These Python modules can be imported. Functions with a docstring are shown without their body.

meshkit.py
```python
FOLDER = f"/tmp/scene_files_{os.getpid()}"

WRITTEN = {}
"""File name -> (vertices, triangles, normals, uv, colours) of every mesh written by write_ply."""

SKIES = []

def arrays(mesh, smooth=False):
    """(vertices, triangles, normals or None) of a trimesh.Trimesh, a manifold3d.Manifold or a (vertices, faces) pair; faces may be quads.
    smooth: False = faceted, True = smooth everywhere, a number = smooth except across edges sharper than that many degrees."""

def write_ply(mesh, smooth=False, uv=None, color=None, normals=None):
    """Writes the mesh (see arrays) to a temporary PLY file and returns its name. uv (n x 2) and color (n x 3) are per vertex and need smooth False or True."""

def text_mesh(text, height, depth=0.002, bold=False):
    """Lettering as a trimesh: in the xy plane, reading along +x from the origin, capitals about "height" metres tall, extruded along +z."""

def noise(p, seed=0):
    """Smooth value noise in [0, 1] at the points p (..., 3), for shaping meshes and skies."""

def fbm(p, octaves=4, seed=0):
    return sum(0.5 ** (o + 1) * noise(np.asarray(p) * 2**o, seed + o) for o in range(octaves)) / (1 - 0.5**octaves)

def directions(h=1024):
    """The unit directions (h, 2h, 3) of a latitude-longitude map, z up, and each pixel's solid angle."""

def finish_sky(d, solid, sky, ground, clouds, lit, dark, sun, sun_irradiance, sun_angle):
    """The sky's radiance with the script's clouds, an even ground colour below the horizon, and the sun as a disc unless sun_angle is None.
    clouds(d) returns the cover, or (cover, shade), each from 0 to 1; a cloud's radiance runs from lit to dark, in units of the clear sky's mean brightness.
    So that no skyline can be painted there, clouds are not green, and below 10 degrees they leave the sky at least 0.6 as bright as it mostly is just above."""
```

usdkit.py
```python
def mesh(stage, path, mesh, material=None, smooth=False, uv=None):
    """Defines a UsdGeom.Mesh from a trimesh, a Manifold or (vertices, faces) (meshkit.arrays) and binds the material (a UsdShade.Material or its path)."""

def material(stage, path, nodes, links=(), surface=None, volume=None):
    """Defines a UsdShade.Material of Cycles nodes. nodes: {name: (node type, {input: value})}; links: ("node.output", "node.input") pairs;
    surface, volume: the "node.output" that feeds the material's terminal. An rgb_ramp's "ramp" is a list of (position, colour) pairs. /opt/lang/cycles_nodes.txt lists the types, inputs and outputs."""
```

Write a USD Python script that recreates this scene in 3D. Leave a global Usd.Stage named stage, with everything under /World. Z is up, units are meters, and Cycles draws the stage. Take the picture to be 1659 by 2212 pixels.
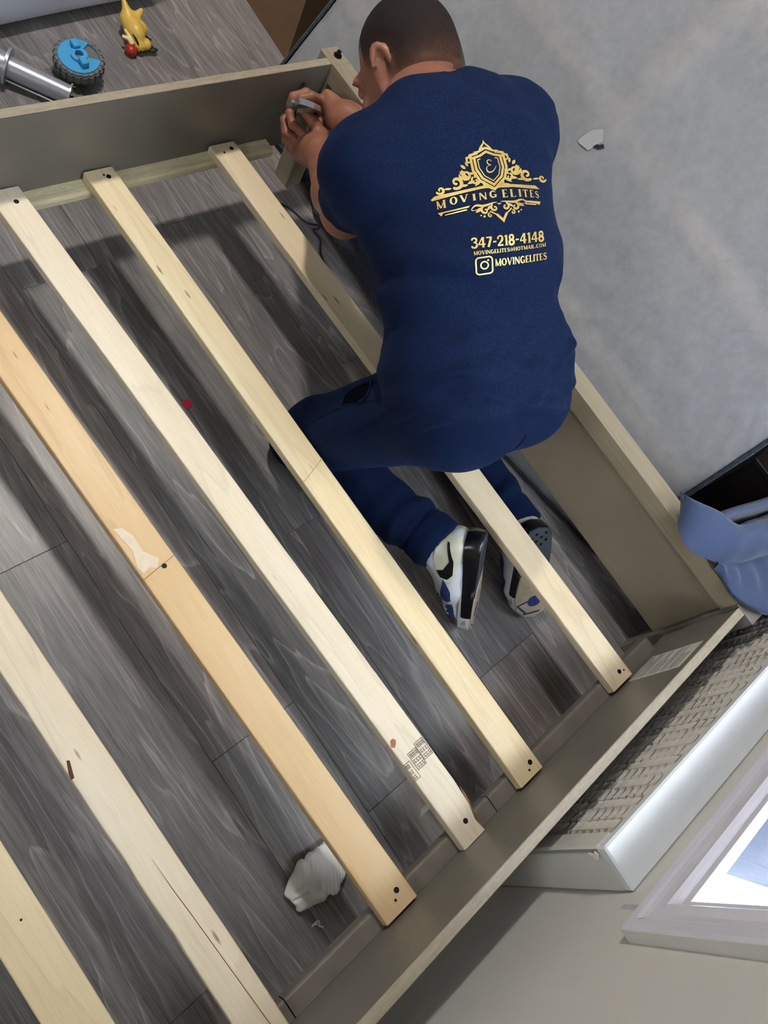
import math, random
import numpy as np, trimesh, manifold3d as m3, shapely, shapely.geometry as sg
from shapely import affinity
from scipy.spatial.transform import Rotation as Ro
import usdkit, meshkit
from pxr import Usd, UsdGeom, UsdLux, UsdShade, Gf, Sdf

random.seed(4); RNG = np.random.default_rng(4)
stage = Usd.Stage.CreateInMemory()
UsdGeom.SetStageUpAxis(stage, 'Z'); UsdGeom.SetStageMetersPerUnit(stage, 1.0)
UsdGeom.Xform.Define(stage, '/World'); UsdGeom.Scope.Define(stage, '/World/Looks')

# ------------------------------------------------------------------ camera
CAM = np.array([-1.2288, .40177, 1.39711])
CR = np.array([[0.71538976, -0.57376876, 0.39875670], [0.43968611, 0.81320002, 0.38128973], [-0.54304109, -0.09744299, 0.83403311]])
FPX = 1660.53
cam = UsdGeom.Camera.Define(stage, '/World/camera')
mat = np.eye(4); mat[:3, :3] = CR; mat[3, :3] = CAM
cam.AddTransformOp().Set(Gf.Matrix4d(*mat.ravel().tolist()))
cam.CreateFocalLengthAttr(26.0); cam.CreateHorizontalApertureAttr(26.0 * 1659 / FPX)
cam.CreateVerticalApertureAttr(26.0 * 2212 / FPX)
cam.CreateClippingRangeAttr((0.05, 100.0))
EXPOSURE = 0.98
cam.CreateExposureAttr(EXPOSURE)

# ------------------------------------------------------------------ lights
def light(kind, name, pos, col, inten, look=None, **kw):
    l = getattr(UsdLux, kind).Define(stage, '/World/' + name)
    l.CreateIntensityAttr(inten); l.CreateColorAttr(Gf.Vec3f(*col))
    for k, v in kw.items(): getattr(l, f'Create{k}Attr')(v)
    if look is None: UsdGeom.Xformable(l).AddTranslateOp().Set(Gf.Vec3d(*pos))
    else:
        d = np.array(look, float) - np.array(pos, float); d /= np.linalg.norm(d)
        x = np.cross([0, 0, 1.], -d); x /= np.linalg.norm(x); y = np.cross(-d, x)
        M = np.eye(4); M[0, :3] = x; M[1, :3] = y; M[2, :3] = -d; M[3, :3] = pos
        UsdGeom.Xformable(l).AddTransformOp().Set(Gf.Matrix4d(*M.ravel().tolist()))
    return l
LAMP = (-.36, 1.86, 2.50)
lamp = light('DiskLight', 'ceiling_bulb', LAMP, (1.0, .95, .885), 200.0, Radius=.095)
# the sky outside: even overcast daylight
dome = UsdLux.DomeLight.Define(stage, '/World/sky'); dome.CreateIntensityAttr(1.0)
dome.CreateColorAttr(Gf.Vec3f(.84, .92, 1.0)); dome.CreateIntensityAttr(2.3)

# ------------------------------------------------------------------ helpers
USED = {}
def numbered(parent, name):
    k = (parent, name); n = USED.get(k, 0); USED[k] = n + 1
    return name if n == 0 else f'{name}_{n:03d}'
def ppath(parent):
    return '/World' if parent is None else str(parent.GetPath())
def tag(p, label=None, cat=None, group=None, kind=None):
    for k, v in (('label', label), ('category', cat), ('group', group), ('kind', kind)):
        if v: p.SetCustomDataByKey(k, v)
    return p
def thing(name, label=None, cat=None, group=None, kind=None):
    return tag(UsdGeom.Xform.Define(stage, '/World/' + numbered('/World', name)).GetPrim(), label, cat, group, kind)
def part(name, mesh, mat, parent=None, label=None, cat=None, smooth=False, kind=None, group=None):
    pp = ppath(parent)
    m = usdkit.mesh(stage, pp + '/' + numbered(pp, name), mesh, mat, smooth=smooth)
    return tag(m.GetPrim(), label, cat, group, kind)
def unit(v): v = np.asarray(v, float); return v / np.linalg.norm(v)
def S(r, g, b):   # sRGB 0-255 -> linear
    c = np.array([r, g, b], float) / 255
    return tuple(np.where(c <= .04045, c / 12.92, ((c + .055) / 1.055) ** 2.4))
def cat_(ms):
    vs, fs, o = [], [], 0
    for m in ms:
        v, f, _ = meshkit.arrays(m); vs.append(v); fs.append(f + o); o += len(v)
    return np.vstack(vs), np.vstack(fs)
def box(x0, x1, y0, y1, z0, z1, bev=.0):
    if bev <= 0:
        m = trimesh.creation.box([x1 - x0, y1 - y0, z1 - z0]); m.apply_translation([(x0 + x1) / 2, (y0 + y1) / 2, (z0 + z1) / 2]); return m
    c = np.array([[x, y, z] for x in (x0 + bev, x1 - bev) for y in (y0 + bev, y1 - bev) for z in (z0 + bev, z1 - bev)])
    pts = np.vstack([c + np.array(o) * bev for o in ((1, 0, 0), (-1, 0, 0), (0, 1, 0), (0, -1, 0), (0, 0, 1), (0, 0, -1))])
    return trimesh.convex.convex_hull(pts)
def handed(v, f, X, Y, Z): return (v, f if np.dot(np.cross(X, Y), Z) > 0 else f[:, ::-1])
def frame_box(O, X, Y, Z, dims, bev=0.):   # dims ((x0,x1),(y0,y1),(z0,z1)) in the frame O,X,Y,Z
    b = box(*dims[0], *dims[1], *dims[2], bev)
    v = np.array(b.vertices); return handed(np.asarray(O) + v[:, :1] * X + v[:, 1:2] * Y + v[:, 2:] * Z, np.array(b.faces), X, Y, Z)
def sweep(path, prof_fn, closed=True, cap=True):
    """stations: prof_fn(i) -> (k,3) ring"""
    rings = [np.asarray(prof_fn(i), float) for i in range(len(path))]
    k = len(rings[0]); n = len(rings); v = np.vstack(rings); f = []
    for i in range(n - 1):
        for j in range(k if closed else k - 1):
            a, b = i * k + j, i * k + (j + 1) % k
            f += [(a, b, b + k), (a, b + k, a + k)]
    if cap and closed:
        v = np.vstack([v, rings[0].mean(0), rings[-1].mean(0)]); c0, c1 = len(v) - 2, len(v) - 1
        for j in range(k):
            f += [(c0, (j + 1) % k, j), (c1, (n - 1) * k + j, (n - 1) * k + (j + 1) % k)]
    return v, np.array(f)
def tube(pts, r, sides=10, cap=True):
    p = np.asarray(pts, float); r = np.broadcast_to(r, (len(p),))
    t = np.gradient(p, axis=0); t /= np.linalg.norm(t, axis=1, keepdims=True) + 1e-12
    a = np.cross(t[0], [0, 0, 1.]); a = np.cross(t[0], [1., 0, 0]) if np.linalg.norm(a) < .1 else a; a = unit(a); A = []
    for i in range(len(p)):
        a = a - t[i] * (a @ t[i]); a = unit(a); A.append(a)
    ang = np.arange(sides) * 2 * np.pi / sides
    return sweep(p, lambda i: p[i] + r[i] * (np.cos(ang)[:, None] * A[i] + np.sin(ang)[:, None] * np.cross(t[i], A[i])), cap=cap)
def cyl(a, b, r, sides=16, r2=None):
    return tube([a, b], [r, r if r2 is None else r2], sides)
def spline(pts, n=40):
    from scipy.interpolate import CubicSpline
    p = np.asarray(pts, float); s = np.r_[0, np.cumsum(np.linalg.norm(np.diff(p, axis=0), axis=1))]
    return CubicSpline(s, p)(np.linspace(0, s[-1], n))
def ellipsoid(c, r, R=None, sub=3):
    m = trimesh.creation.icosphere(sub); v = np.array(m.vertices) * r
    if R is not None: v = v @ np.asarray(R)
    return v + np.asarray(c), np.array(m.faces)
def grid_mesh(P):   # P (n,m,3)
    n, m = P.shape[:2]; i, j = np.meshgrid(np.arange(n - 1), np.arange(m - 1), indexing='ij'); a = i * m + j
    q = np.stack([a, a + m, a + m + 1, a + 1], -1).reshape(-1, 4)
    return P.reshape(-1, 3), np.vstack([q[:, [0, 1, 2]], q[:, [0, 2, 3]]])
def extrude(poly, h, O=(0, 0, 0), X=(1, 0, 0), Y=(0, 1, 0), Z=(0, 0, 1)):
    gs = getattr(poly, 'geoms', [poly]); ms = [trimesh.creation.extrude_polygon(g, h, engine='earcut') for g in gs if g.area > 0]
    m = trimesh.util.concatenate(ms); v = np.array(m.vertices); X, Y, Z = (np.asarray(q, float) for q in (X, Y, Z))
    return handed(np.asarray(O) + v[:, :1] * X + v[:, 1:2] * Y + v[:, 2:] * Z, np.array(m.faces), X, Y, Z)

# ------------------------------------------------------------------ materials
def M(name, nodes, links, surface='p.BSDF'):
    return usdkit.material(stage, '/World/Looks/' + name, nodes, links, surface=surface)
def plain(name, col, rough=.5, metal=0., spec=.5, var=.0, vscale=8., bump=0., bscale=60., sheen=0., scale=(1, 1, 1), **kw):
    n = {'p': ('principled_bsdf', {'base_color': col, 'roughness': rough, 'metallic': metal, 'specular_ior_level': spec, 'sheen_weight': sheen, **kw})}
    l = []
    if var or bump:
        n['g'] = ('geometry', {}); n['m'] = ('mapping', {'scale': scale}); l.append(('g.position', 'm.vector'))
    if var:
        n['n'] = ('noise_texture', {'scale': vscale, 'detail': 4.}); c = np.array(col)
        n['r'] = ('rgb_ramp', {'ramp': [(.3, tuple(c * (1 - var))), (.7, tuple(np.minimum(c * (1 + var), 1)))]})
        l += [('m.vector', 'n.vector'), ('n.fac', 'r.fac'), ('r.color', 'p.base_color')]
    if bump:
        n['bn'] = ('noise_texture', {'scale': bscale, 'detail': 3.}); n['b'] = ('bump', {'strength': 1., 'distance': bump})
        l += [('m.vector', 'bn.vector'), ('bn.fac', 'b.height'), ('b.normal', 'p.normal')]
    return M(name, n, l)
def contour_wood(name, base, line, dark, off, sc=(6., .75, 6.), rings=9., rough=.45, amount=.6, fine=.35, rand=False, knots=0., knotcol=(.12, .05, .02), spec=.4, tone=.18, bump=.0004):
    """wood: noise stretched along y, its level lines give the grain figure"""
    n = {'g': ('geometry', {}), 'm': ('mapping', {'scale': sc, 'location': off}),
         'n1': ('noise_texture', {'scale': 1., 'detail': 3.2, 'roughness': .5, 'distortion': .45}),
         'mul': ('math', {'math_type': 'multiply', 'value2': rings}), 'fr': ('math', {'math_type': 'fraction'}),
         'rr': ('rgb_ramp', {'ramp': [(0, (0, 0, 0)), (.6, (.08, .08, .08)), (.84, (.4, .4, .4)), (.91, (1, 1, 1)), (.95, (.9, .9, .9)), (.98, (0, 0, 0)), (1., (0, 0, 0))]}),
         'm2': ('mapping', {'scale': (sc[0] * 22, sc[1] * 9, sc[2] * 22), 'location': off}),
         'n2': ('noise_texture', {'scale': 1., 'detail': 3., 'roughness': .6}),
         'm3': ('mapping', {'scale': (sc[0] * .7, sc[1] * 1.3, sc[2] * .7), 'location': off}),
         'n3': ('noise_texture', {'scale': 1., 'detail': 3., 'roughness': .6}),
         'r3': ('rgb_ramp', {'ramp': [(.3, dark), (.72, base)]}),
         'amt': ('math', {'math_type': 'multiply', 'value2': amount}),
         'mixl': ('mix', {'mix_type': 'mix', 'color2': line}),
         'r2': ('rgb_ramp', {'ramp': [(.3, (1 - fine,) * 3), (.65, (1, 1, 1))]}),
         'mf0': ('mix', {'mix_type': 'multiply', 'fac': 1.}), 'm4': ('mapping', {'scale': (sc[0] * 75, sc[1] * 14, sc[2] * 75), 'location': off}), 'n4': ('noise_texture', {'scale': 1., 'detail': 2., 'roughness': .6}), 'r4': ('rgb_ramp', {'ramp': [(.34, (1 - fine * .9,) * 3), (.5, (1, 1, 1)), (.68, (1 + fine * .5,) * 3)]}), 'mf': ('mix', {'mix_type': 'multiply', 'fac': 1.}),
         'p': ('principled_bsdf', {'roughness': rough, 'specular_ior_level': spec}),
         'b': ('bump', {'strength': .6, 'distance': bump})}
    l = [('m.vector', 'n1.vector'), ('n1.fac', 'mul.value1'), ('mul.value', 'fr.value1'), ('fr.value', 'rr.fac'),
         ('m2.vector', 'n2.vector'), ('m3.vector', 'n3.vector'), ('n3.fac', 'r3.fac'), ('rr.color', 'amt.value1'), ('amt.value', 'mixl.fac'), ('r3.color', 'mixl.color1'),
         ('n2.fac', 'r2.fac'), ('mixl.color', 'mf0.color1'), ('r2.color', 'mf0.color2'), ('m4.vector', 'n4.vector'), ('n4.fac', 'r4.fac'), ('mf0.color', 'mf.color1'), ('r4.color', 'mf.color2'), ('n2.fac', 'b.height'), ('b.normal', 'p.normal')]
    src = 'g.position'
    if rand:
        n.update({'oi': ('object_info', {}), 'k1': ('math', {'math_type': 'multiply', 'value2': 91.}), 'k2': ('math', {'math_type': 'multiply', 'value2': 57.}),
                  'cx': ('combine_xyz', {}), 'ma': ('mapping', {}),
                  'tn': ('rgb_ramp', {'ramp': [(0, (1 - tone,) * 3), (.5, (1, 1, 1)), (1, (1 + tone * .8, 1 + tone * .75, 1 + tone * .7))]}), 'mt': ('mix', {'mix_type': 'multiply', 'fac': 1.})})
        l += [('oi.random', 'k1.value1'), ('oi.random', 'k2.value1'), ('k1.value', 'cx.x'), ('k2.value', 'cx.y'), ('k2.value', 'cx.z'), ('cx.vector', 'ma.location'), ('g.position', 'ma.vector'),
              ('oi.random', 'tn.fac'), ('tn.color', 'mt.color2'), ('mf.color', 'mt.color1')]
        src = 'ma.vector'; out = 'mt.color'
    else: out = 'mf.color'
    if knots:
        n.update({'mk': ('mapping', {'scale': (sc[0] * 2.2, sc[1] * 5.5, sc[2] * 2.2), 'location': off}), 'v': ('voronoi_texture', {'scale': 1., 'randomness': 1.}),
                  'rk': ('rgb_ramp', {'ramp': [(0, (.9, .9, .9)), (knots, (.55, .55, .55)), (knots * 1.7, (0, 0, 0))]}), 'xk': ('mix', {'mix_type': 'mix', 'color2': knotcol})})
        l += [(src, 'mk.vector'), ('mk.vector', 'v.vector'), ('v.distance', 'rk.fac'), ('rk.color', 'xk.fac'), (out, 'xk.color1')]; out = 'xk.color'
    l += [(src, q + '.vector') for q in ('m', 'm2', 'm3', 'm4')] + [(out, 'p.base_color')]
    return M(name, n, l)

FLOORW = [contour_wood(f'floor_laminate_{i}', S(*b), S(*li), S(*d), (3.1 * i, 7.7 * i, 1.3), sc=(6.5, .85, 6.5), rings=15., rough=.36, amount=.5, fine=.31, rand=True, tone=.12, spec=.45)
          for i, (b, li, d) in enumerate([((150, 144, 142), (186, 180, 177), (114, 109, 108)), ((143, 138, 137), (180, 175, 173), (108, 105, 104)), ((154, 145, 141), (190, 182, 177), (116, 109, 106)), ((145, 141, 139), (182, 178, 175), (104, 101, 100))])]
PINE = []
for i, (b, d) in enumerate([((238, 222, 190), (226, 204, 166)), ((242, 226, 188), (232, 208, 162)), ((246, 234, 212), (236, 220, 190)), ((238, 208, 162), (222, 184, 132)), ((246, 234, 210), (234, 214, 180)), ((242, 226, 188), (230, 208, 166))]):
    PINE.append(contour_wood(f'pine_{i}', S(*b), S(*(np.array(d) * .9)), S(*d), (5.3 * i + 1, 2.9 * i, .7 * i), sc=(13., 1.1, 13.), rings=6., rough=.42, amount=.35, fine=.055, knots=.05, knotcol=S(120, 72, 40), spec=.35))
LEDGERW = contour_wood('treated_pine', S(248, 238, 202), S(212, 196, 150), S(238, 226, 184), (2, 3, 4), sc=(1.2, 26., 26.), rings=7., rough=.4, amount=.5, fine=.12)
TAUPE = plain('taupe_paint', S(150, 136, 115), .42, var=.06, vscale=7., bump=.0002, bscale=240., spec=.4)
TAUPE_CAP = contour_wood('taupe_lit_tone_wood', S(164, 151, 128), S(140, 127, 105), S(152, 139, 116), (4, 1, 2), sc=(16., 1., 16.), rings=5., rough=.45, amount=.3, fine=.14)  # lighter copy of the cap wood; lamp light on its top put into colour
TAUPE_RAIL = contour_wood('taupe_rail_lit_top', S(176, 164, 144), S(150, 138, 118), S(158, 146, 126), (4, 1, 2), sc=(1., 18., 18.), rings=5., rough=.45, amount=.3, fine=.12)  # lighter than the rail faces: light on the top put into the colour
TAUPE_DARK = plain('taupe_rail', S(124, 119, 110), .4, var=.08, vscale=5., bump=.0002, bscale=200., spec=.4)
LEDGERP = plain('painted_ledger', S(120, 113, 104), .5, var=.14, vscale=30., bump=.0003, bscale=150.)
BLACK = plain('black_hole', S(14, 13, 13), .6)
STEELD = plain('dark_screw', S(40, 38, 36), .4, metal=.8)
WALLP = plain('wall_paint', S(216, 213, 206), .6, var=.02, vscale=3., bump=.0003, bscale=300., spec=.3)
WHITEP = plain('white_gloss_paint', S(226, 230, 234), .4, var=.015, vscale=12., bump=.0004, bscale=35.)
TRIMP = plain('lilac_white_trim', S(222, 220, 230), .22, bump=.0003, bscale=40.)
GRILLEP = plain('grille_paint', S(206, 200, 190), .5, var=.05, vscale=30.)
CEILP = plain('ceiling_paint', S(200, 197, 190), .8)
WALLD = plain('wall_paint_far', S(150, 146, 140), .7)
PAPER = plain('label_paper', S(215, 212, 205), .6, var=.03)
INK = plain('ink', S(105, 103, 100), .7)
# ------------------------------------------------------------------ implicit surfaces -> one continuous mesh
class Field:
    def __init__(s, lo, hi, h):
        s.lo, s.h = np.array(lo, float), h; s.n = np.ceil((np.array(hi) - s.lo) / h).astype(int) + 1
        s.F = np.full(s.n, .06, np.float32)
    def sl(s, lo, hi):
        a = np.clip(np.floor((np.asarray(lo) - s.lo) / s.h).astype(int), 0, s.n - 1); b = np.clip(np.ceil((np.asarray(hi) - s.lo) / s.h).astype(int) + 1, 1, s.n)
        if np.any(b <= a): return None, None
        ax = [(s.lo[i] + s.h * np.arange(a[i], b[i])).astype(np.float32) for i in range(3)]
        return tuple(slice(a[i], b[i]) for i in range(3)), np.stack(np.meshgrid(*ax, indexing='ij'), -1)
    def put(s, fn, lo, hi, k=.01, op='u'):
        m = k + .02; q, p = s.sl(np.asarray(lo) - m, np.asarray(hi) + m)
        if q is None: return s
        d = fn(p).astype(np.float32); f = s.F[q]
        if op == 'u': hh = np.maximum(k - np.abs(f - d), 0) / k; s.F[q] = np.minimum(f, d) - hh * hh * k * .25
        else: hh = np.maximum(k - np.abs(f + d), 0) / k; s.F[q] = np.maximum(f, -d) + hh * hh * k * .25
        return s
    def cone(s, a, ra, b, rb, k=.01, op='u', u=None, su=1.):
        """capsule with changing radius; u, su: cross-section stretched along u by su"""
        a, b = np.asarray(a, float), np.asarray(b, float); ab = b - a; L = ab @ ab + 1e-12
        U = None if u is None else unit(np.asarray(u, float) - ab * (np.dot(u, ab) / L))
        def fn(p):
            w = p - a.astype(np.float32)
            t = np.clip((w @ ab.astype(np.float32)) / np.float32(L), 0, 1)
            w = w - t[..., None] * ab.astype(np.float32)
            if U is not None: w = w + (w @ U.astype(np.float32))[..., None] * ((1 / su - 1) * U).astype(np.float32)
            return np.sqrt((w * w).sum(-1)) - (ra + (rb - ra) * t)
        r = max(ra, rb) * max(1, su); return s.put(fn, np.minimum(a, b) - r, np.maximum(a, b) + r, k, op)
    def ell(s, c, rad, A=None, k=.01, op='u'):
        """ellipsoid, rows of A = its axes"""
        c = np.asarray(c, float); rad = np.asarray(rad, float); A = np.eye(3) if A is None else np.asarray(A, float)
        def fn(p):
            q = (p - c.astype(np.float32)) @ A.T.astype(np.float32)
            k0 = np.sqrt(((q / rad.astype(np.float32)) ** 2).sum(-1)); k1 = np.sqrt(((q / (rad.astype(np.float32) ** 2)) ** 2).sum(-1)) + 1e-9
            return np.clip(k0 * (k0 - 1) / k1, -.06, .06)
        r = np.abs(A.T) @ rad; return s.put(fn, c - r, c + r, k, op)
    def chain(s, pts, rs, k=.01, op='u', u=None, su=1.):
        for i in range(len(pts) - 1): s.cone(pts[i], rs[i], pts[i + 1], rs[i + 1], k, op, u, su)
        return s
    def cut(s, n, d):   # keep n.p <= d
        q, p = s.sl(s.lo, s.lo + s.h * s.n); s.F = np.maximum(s.F, (p @ np.asarray(n, np.float32) - d)); return s
    def mesh(s, smooth=2):
        F = np.pad(s.F, 1, constant_values=.06); S_ = F < 0; lo = s.lo - s.h
        c = [S_[i:F.shape[0] - 1 + i, j:F.shape[1] - 1 + j, k:F.shape[2] - 1 + k] for i in (0, 1) for j in (0, 1) for k in (0, 1)]
        n = sum(x.astype(np.int8) for x in c); act = (n > 0) & (n < 8); I = np.argwhere(act)
        idx = np.full(act.shape, -1, np.int32); idx[act] = np.arange(len(I))
        acc = np.zeros((len(I), 3)); cnt = np.zeros(len(I))
        cor = {(i, j, k): F[I[:, 0] + i, I[:, 1] + j, I[:, 2] + k] for i in (0, 1) for j in (0, 1) for k in (0, 1)}
        for a in cor:
            for ax in range(3):
                if a[ax]: continue
                b = list(a); b[ax] = 1; b = tuple(b); fa, fb = cor[a], cor[b]; x = (fa < 0) != (fb < 0)
                t = np.where(x, fa / np.where(x, fa - fb, 1), 0); pos = np.array(a, float)[None].repeat(len(I), 0); pos[:, ax] = t
                acc += pos * x[:, None]; cnt += x
        V = lo + s.h * (I + acc / cnt[:, None]); faces = []
        for ax in range(3):
            o1, o2 = [(1, 2), (2, 0), (0, 1)][ax]
            A = S_; B = np.roll(S_, -1, ax); sli = [slice(None)] * 3; sli[ax] = slice(0, -1)
            d = np.argwhere((A != B)[tuple(sli)]); keep = (d[:, o1] > 0) & (d[:, o2] > 0) & (d[:, o1] < act.shape[o1]) & (d[:, o2] < act.shape[o2]); d = d[keep]
            ins = S_[d[:, 0], d[:, 1], d[:, 2]]
            def at(x, y):
                e = d.copy(); e[:, o1] -= x; e[:, o2] -= y; return idx[e[:, 0], e[:, 1], e[:, 2]]
            q = np.stack([at(0, 0), at(1, 0), at(1, 1), at(0, 1)], 1); q[~ins] = q[~ins][:, ::-1]; faces.append(q)
        Q = np.vstack(faces); Q = Q[(Q >= 0).all(1)]
        Fc = np.vstack([Q[:, [0, 1, 2]], Q[:, [0, 2, 3]]])
        for _ in range(smooth): V = relax(V, Fc, .5); V = relax(V, Fc, -.52)
        return V, Fc
def relax(V, Fc, w):
    acc = np.zeros_like(V); n = np.zeros(len(V))
    for a, b in ((0, 1), (1, 2), (2, 0)):
        for x, y in ((a, b), (b, a)):
            for k in range(3): acc[:, k] += np.bincount(Fc[:, x], V[Fc[:, y], k], len(V))
            n += np.bincount(Fc[:, x], minlength=len(V))
    return V + w * (acc / np.maximum(n, 1)[:, None] - V)
def vnormals(V, Fc):
    n = np.cross(V[Fc[:, 1]] - V[Fc[:, 0]], V[Fc[:, 2]] - V[Fc[:, 0]]); out = np.zeros_like(V)
    for k in range(3):
        for j in range(3): out[:, j] += np.bincount(Fc[:, k], n[:, j], len(V))
    return out / (np.linalg.norm(out, axis=1, keepdims=True) + 1e-12)
# ------------------------------------------------------------------ room shell
TH = math.radians(-2.2); AL = np.array([math.cos(TH), math.sin(TH), 0]); NO = np.array([-math.sin(TH), math.cos(TH), 0]); OW = np.array([-.62, -.125, 0]); UP = np.array([0, 0, 1.])
def WB(a0, a1, d0, d1, z0, z1, bev=0.): return frame_box(OW, AL, NO, UP, ((a0, a1), (d0, d1), (z0, z1)), bev)
def wp(a, d, z): return OW + a * AL + d * NO + z * UP
floor = thing('floor', kind='structure')
PW, PL = .182, 1.22
xs = np.arange(-2.69, 1.3, PW) + (.723 - .03 - int(.723 / PW) * PW) * 0
x0s = -.7265 - PW * 10
for i in range(22):
    xa = x0s + i * PW; ya = -.3 + (-(i * .47) % PL) - PL
    if abs(xa + .7265) < .01: ya = .107 - PL * 1
    while ya < 3.1:
        a, b = max(ya, -.35), min(ya + PL, 3.15)
        if b - a > .02:
            g = .00025
            part('plank', box(xa + g, xa + PW - g, a + g, b - g, -.012, 0., .0007), FLOORW[(i * 7 + int(ya * 10)) % 4], floor)
        ya += PL
part('underlay', box(-2.6, 2.2, -.4, 3.2, -.03, -.0125), plain('underlay', S(64, 60, 58), .9), floor)
# window wall with its opening: a -.035..1.0, z .573..1.95
AW0, AW1, ZW0, ZW1 = -.035, 1.02, .573, 1.95
wall = cat_([WB(-2.3, AW0, -.2, 0, 0, 2.62), WB(AW1, 2.9, -.2, 0, 0, 2.62), WB(AW0, AW1, -.2, -.001, 0, .42), WB(AW0, AW1, -.010, -.0005, .42, ZW0 - .012), WB(AW0, AW1, -.2, 0, ZW1, 2.62)])
part('wall_right', wall, WALLP, kind='structure')
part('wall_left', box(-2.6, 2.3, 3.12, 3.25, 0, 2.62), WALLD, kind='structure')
part('wall_back', cat_([box(-2.75, -2.55, -.6, .45, 0, 2.62), box(-2.75, -2.55, 1.0, 3.25, 0, 2.62), box(-2.75, -2.55, .45, 1.0, 0, 1.2), box(-2.75, -2.55, .45, 1.0, 1.85, 2.62)]), WALLD, kind='structure')  # unseen opening added to let fill daylight in from behind the camera
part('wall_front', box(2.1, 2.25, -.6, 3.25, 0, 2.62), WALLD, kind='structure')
part('ceiling', box(-2.75, 2.3, -.6, 3.25, 2.6, 2.7), CEILP, kind='structure')
win = thing('window_1', kind='structure')
# casing: stepped moulding profile, mitred at the corner; runs outer -> inner
def casing(p0, p1, inward, m0, m1):
    """p0,p1: outer edge ends (a,z); inward: unit (a,z) towards the opening; m0,m1: +-1 mitre"""
    prof = [(0, .0), (0, .018), (.004, .022), (.016, .022), (.020, .019), (.026, .017), (.034, .016), (.041, .018), (.047, .020), (.053, .016), (.058, .012), (.066, .010), (.066, -.004), (.05, -.004), (.05, 0)]
    p0, p1 = np.array(p0), np.array(p1); t = unit(p1 - p0); inward = np.array(inward, float)
    def ring(i):
        out = []
        for s, d in prof:
            q = (p0 if i == 0 else p1) + inward * s + t * s * (m0 if i == 0 else -m1); out.append(wp(q[0], d, q[1]))
        return out
    return sweep([0, 1], ring)
part('casing', casing((-.101, .508), (-.101, 2.01), (1, 0), 1, 1), TRIMP, win)
part('casing', casing((1.086, .508), (-.101, .508), (0, 1), 1, 1), TRIMP, win)
part('casing', casing((-.101, 2.01), (1.086, 2.01), (0, -1), 1, 1), TRIMP, win)
part('casing', casing((1.086, 2.01), (1.086, .508), (-1, 0), 1, 1), TRIMP, win)
part('side_trim', WB(-.1025, -.1005, -.002, .0185, .509, 2.009), WALLP, win, label='beige painted side edge of window casing')
part('jamb', WB(AW0 - .01, AW0 + .004, -.19, .0, .44, ZW1), TRIMP, win)
part('jamb', WB(AW1 - .004, AW1 + .01, -.19, .0, .44, ZW1), TRIMP, win)
part('jamb', WB(AW0, AW1, -.19, 0., ZW1 - .004, ZW1 + .01), TRIMP, win)
part('sill', WB(AW0, AW1, -.2, -.011, .4205, .44, .003), WHITEP, win)
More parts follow.
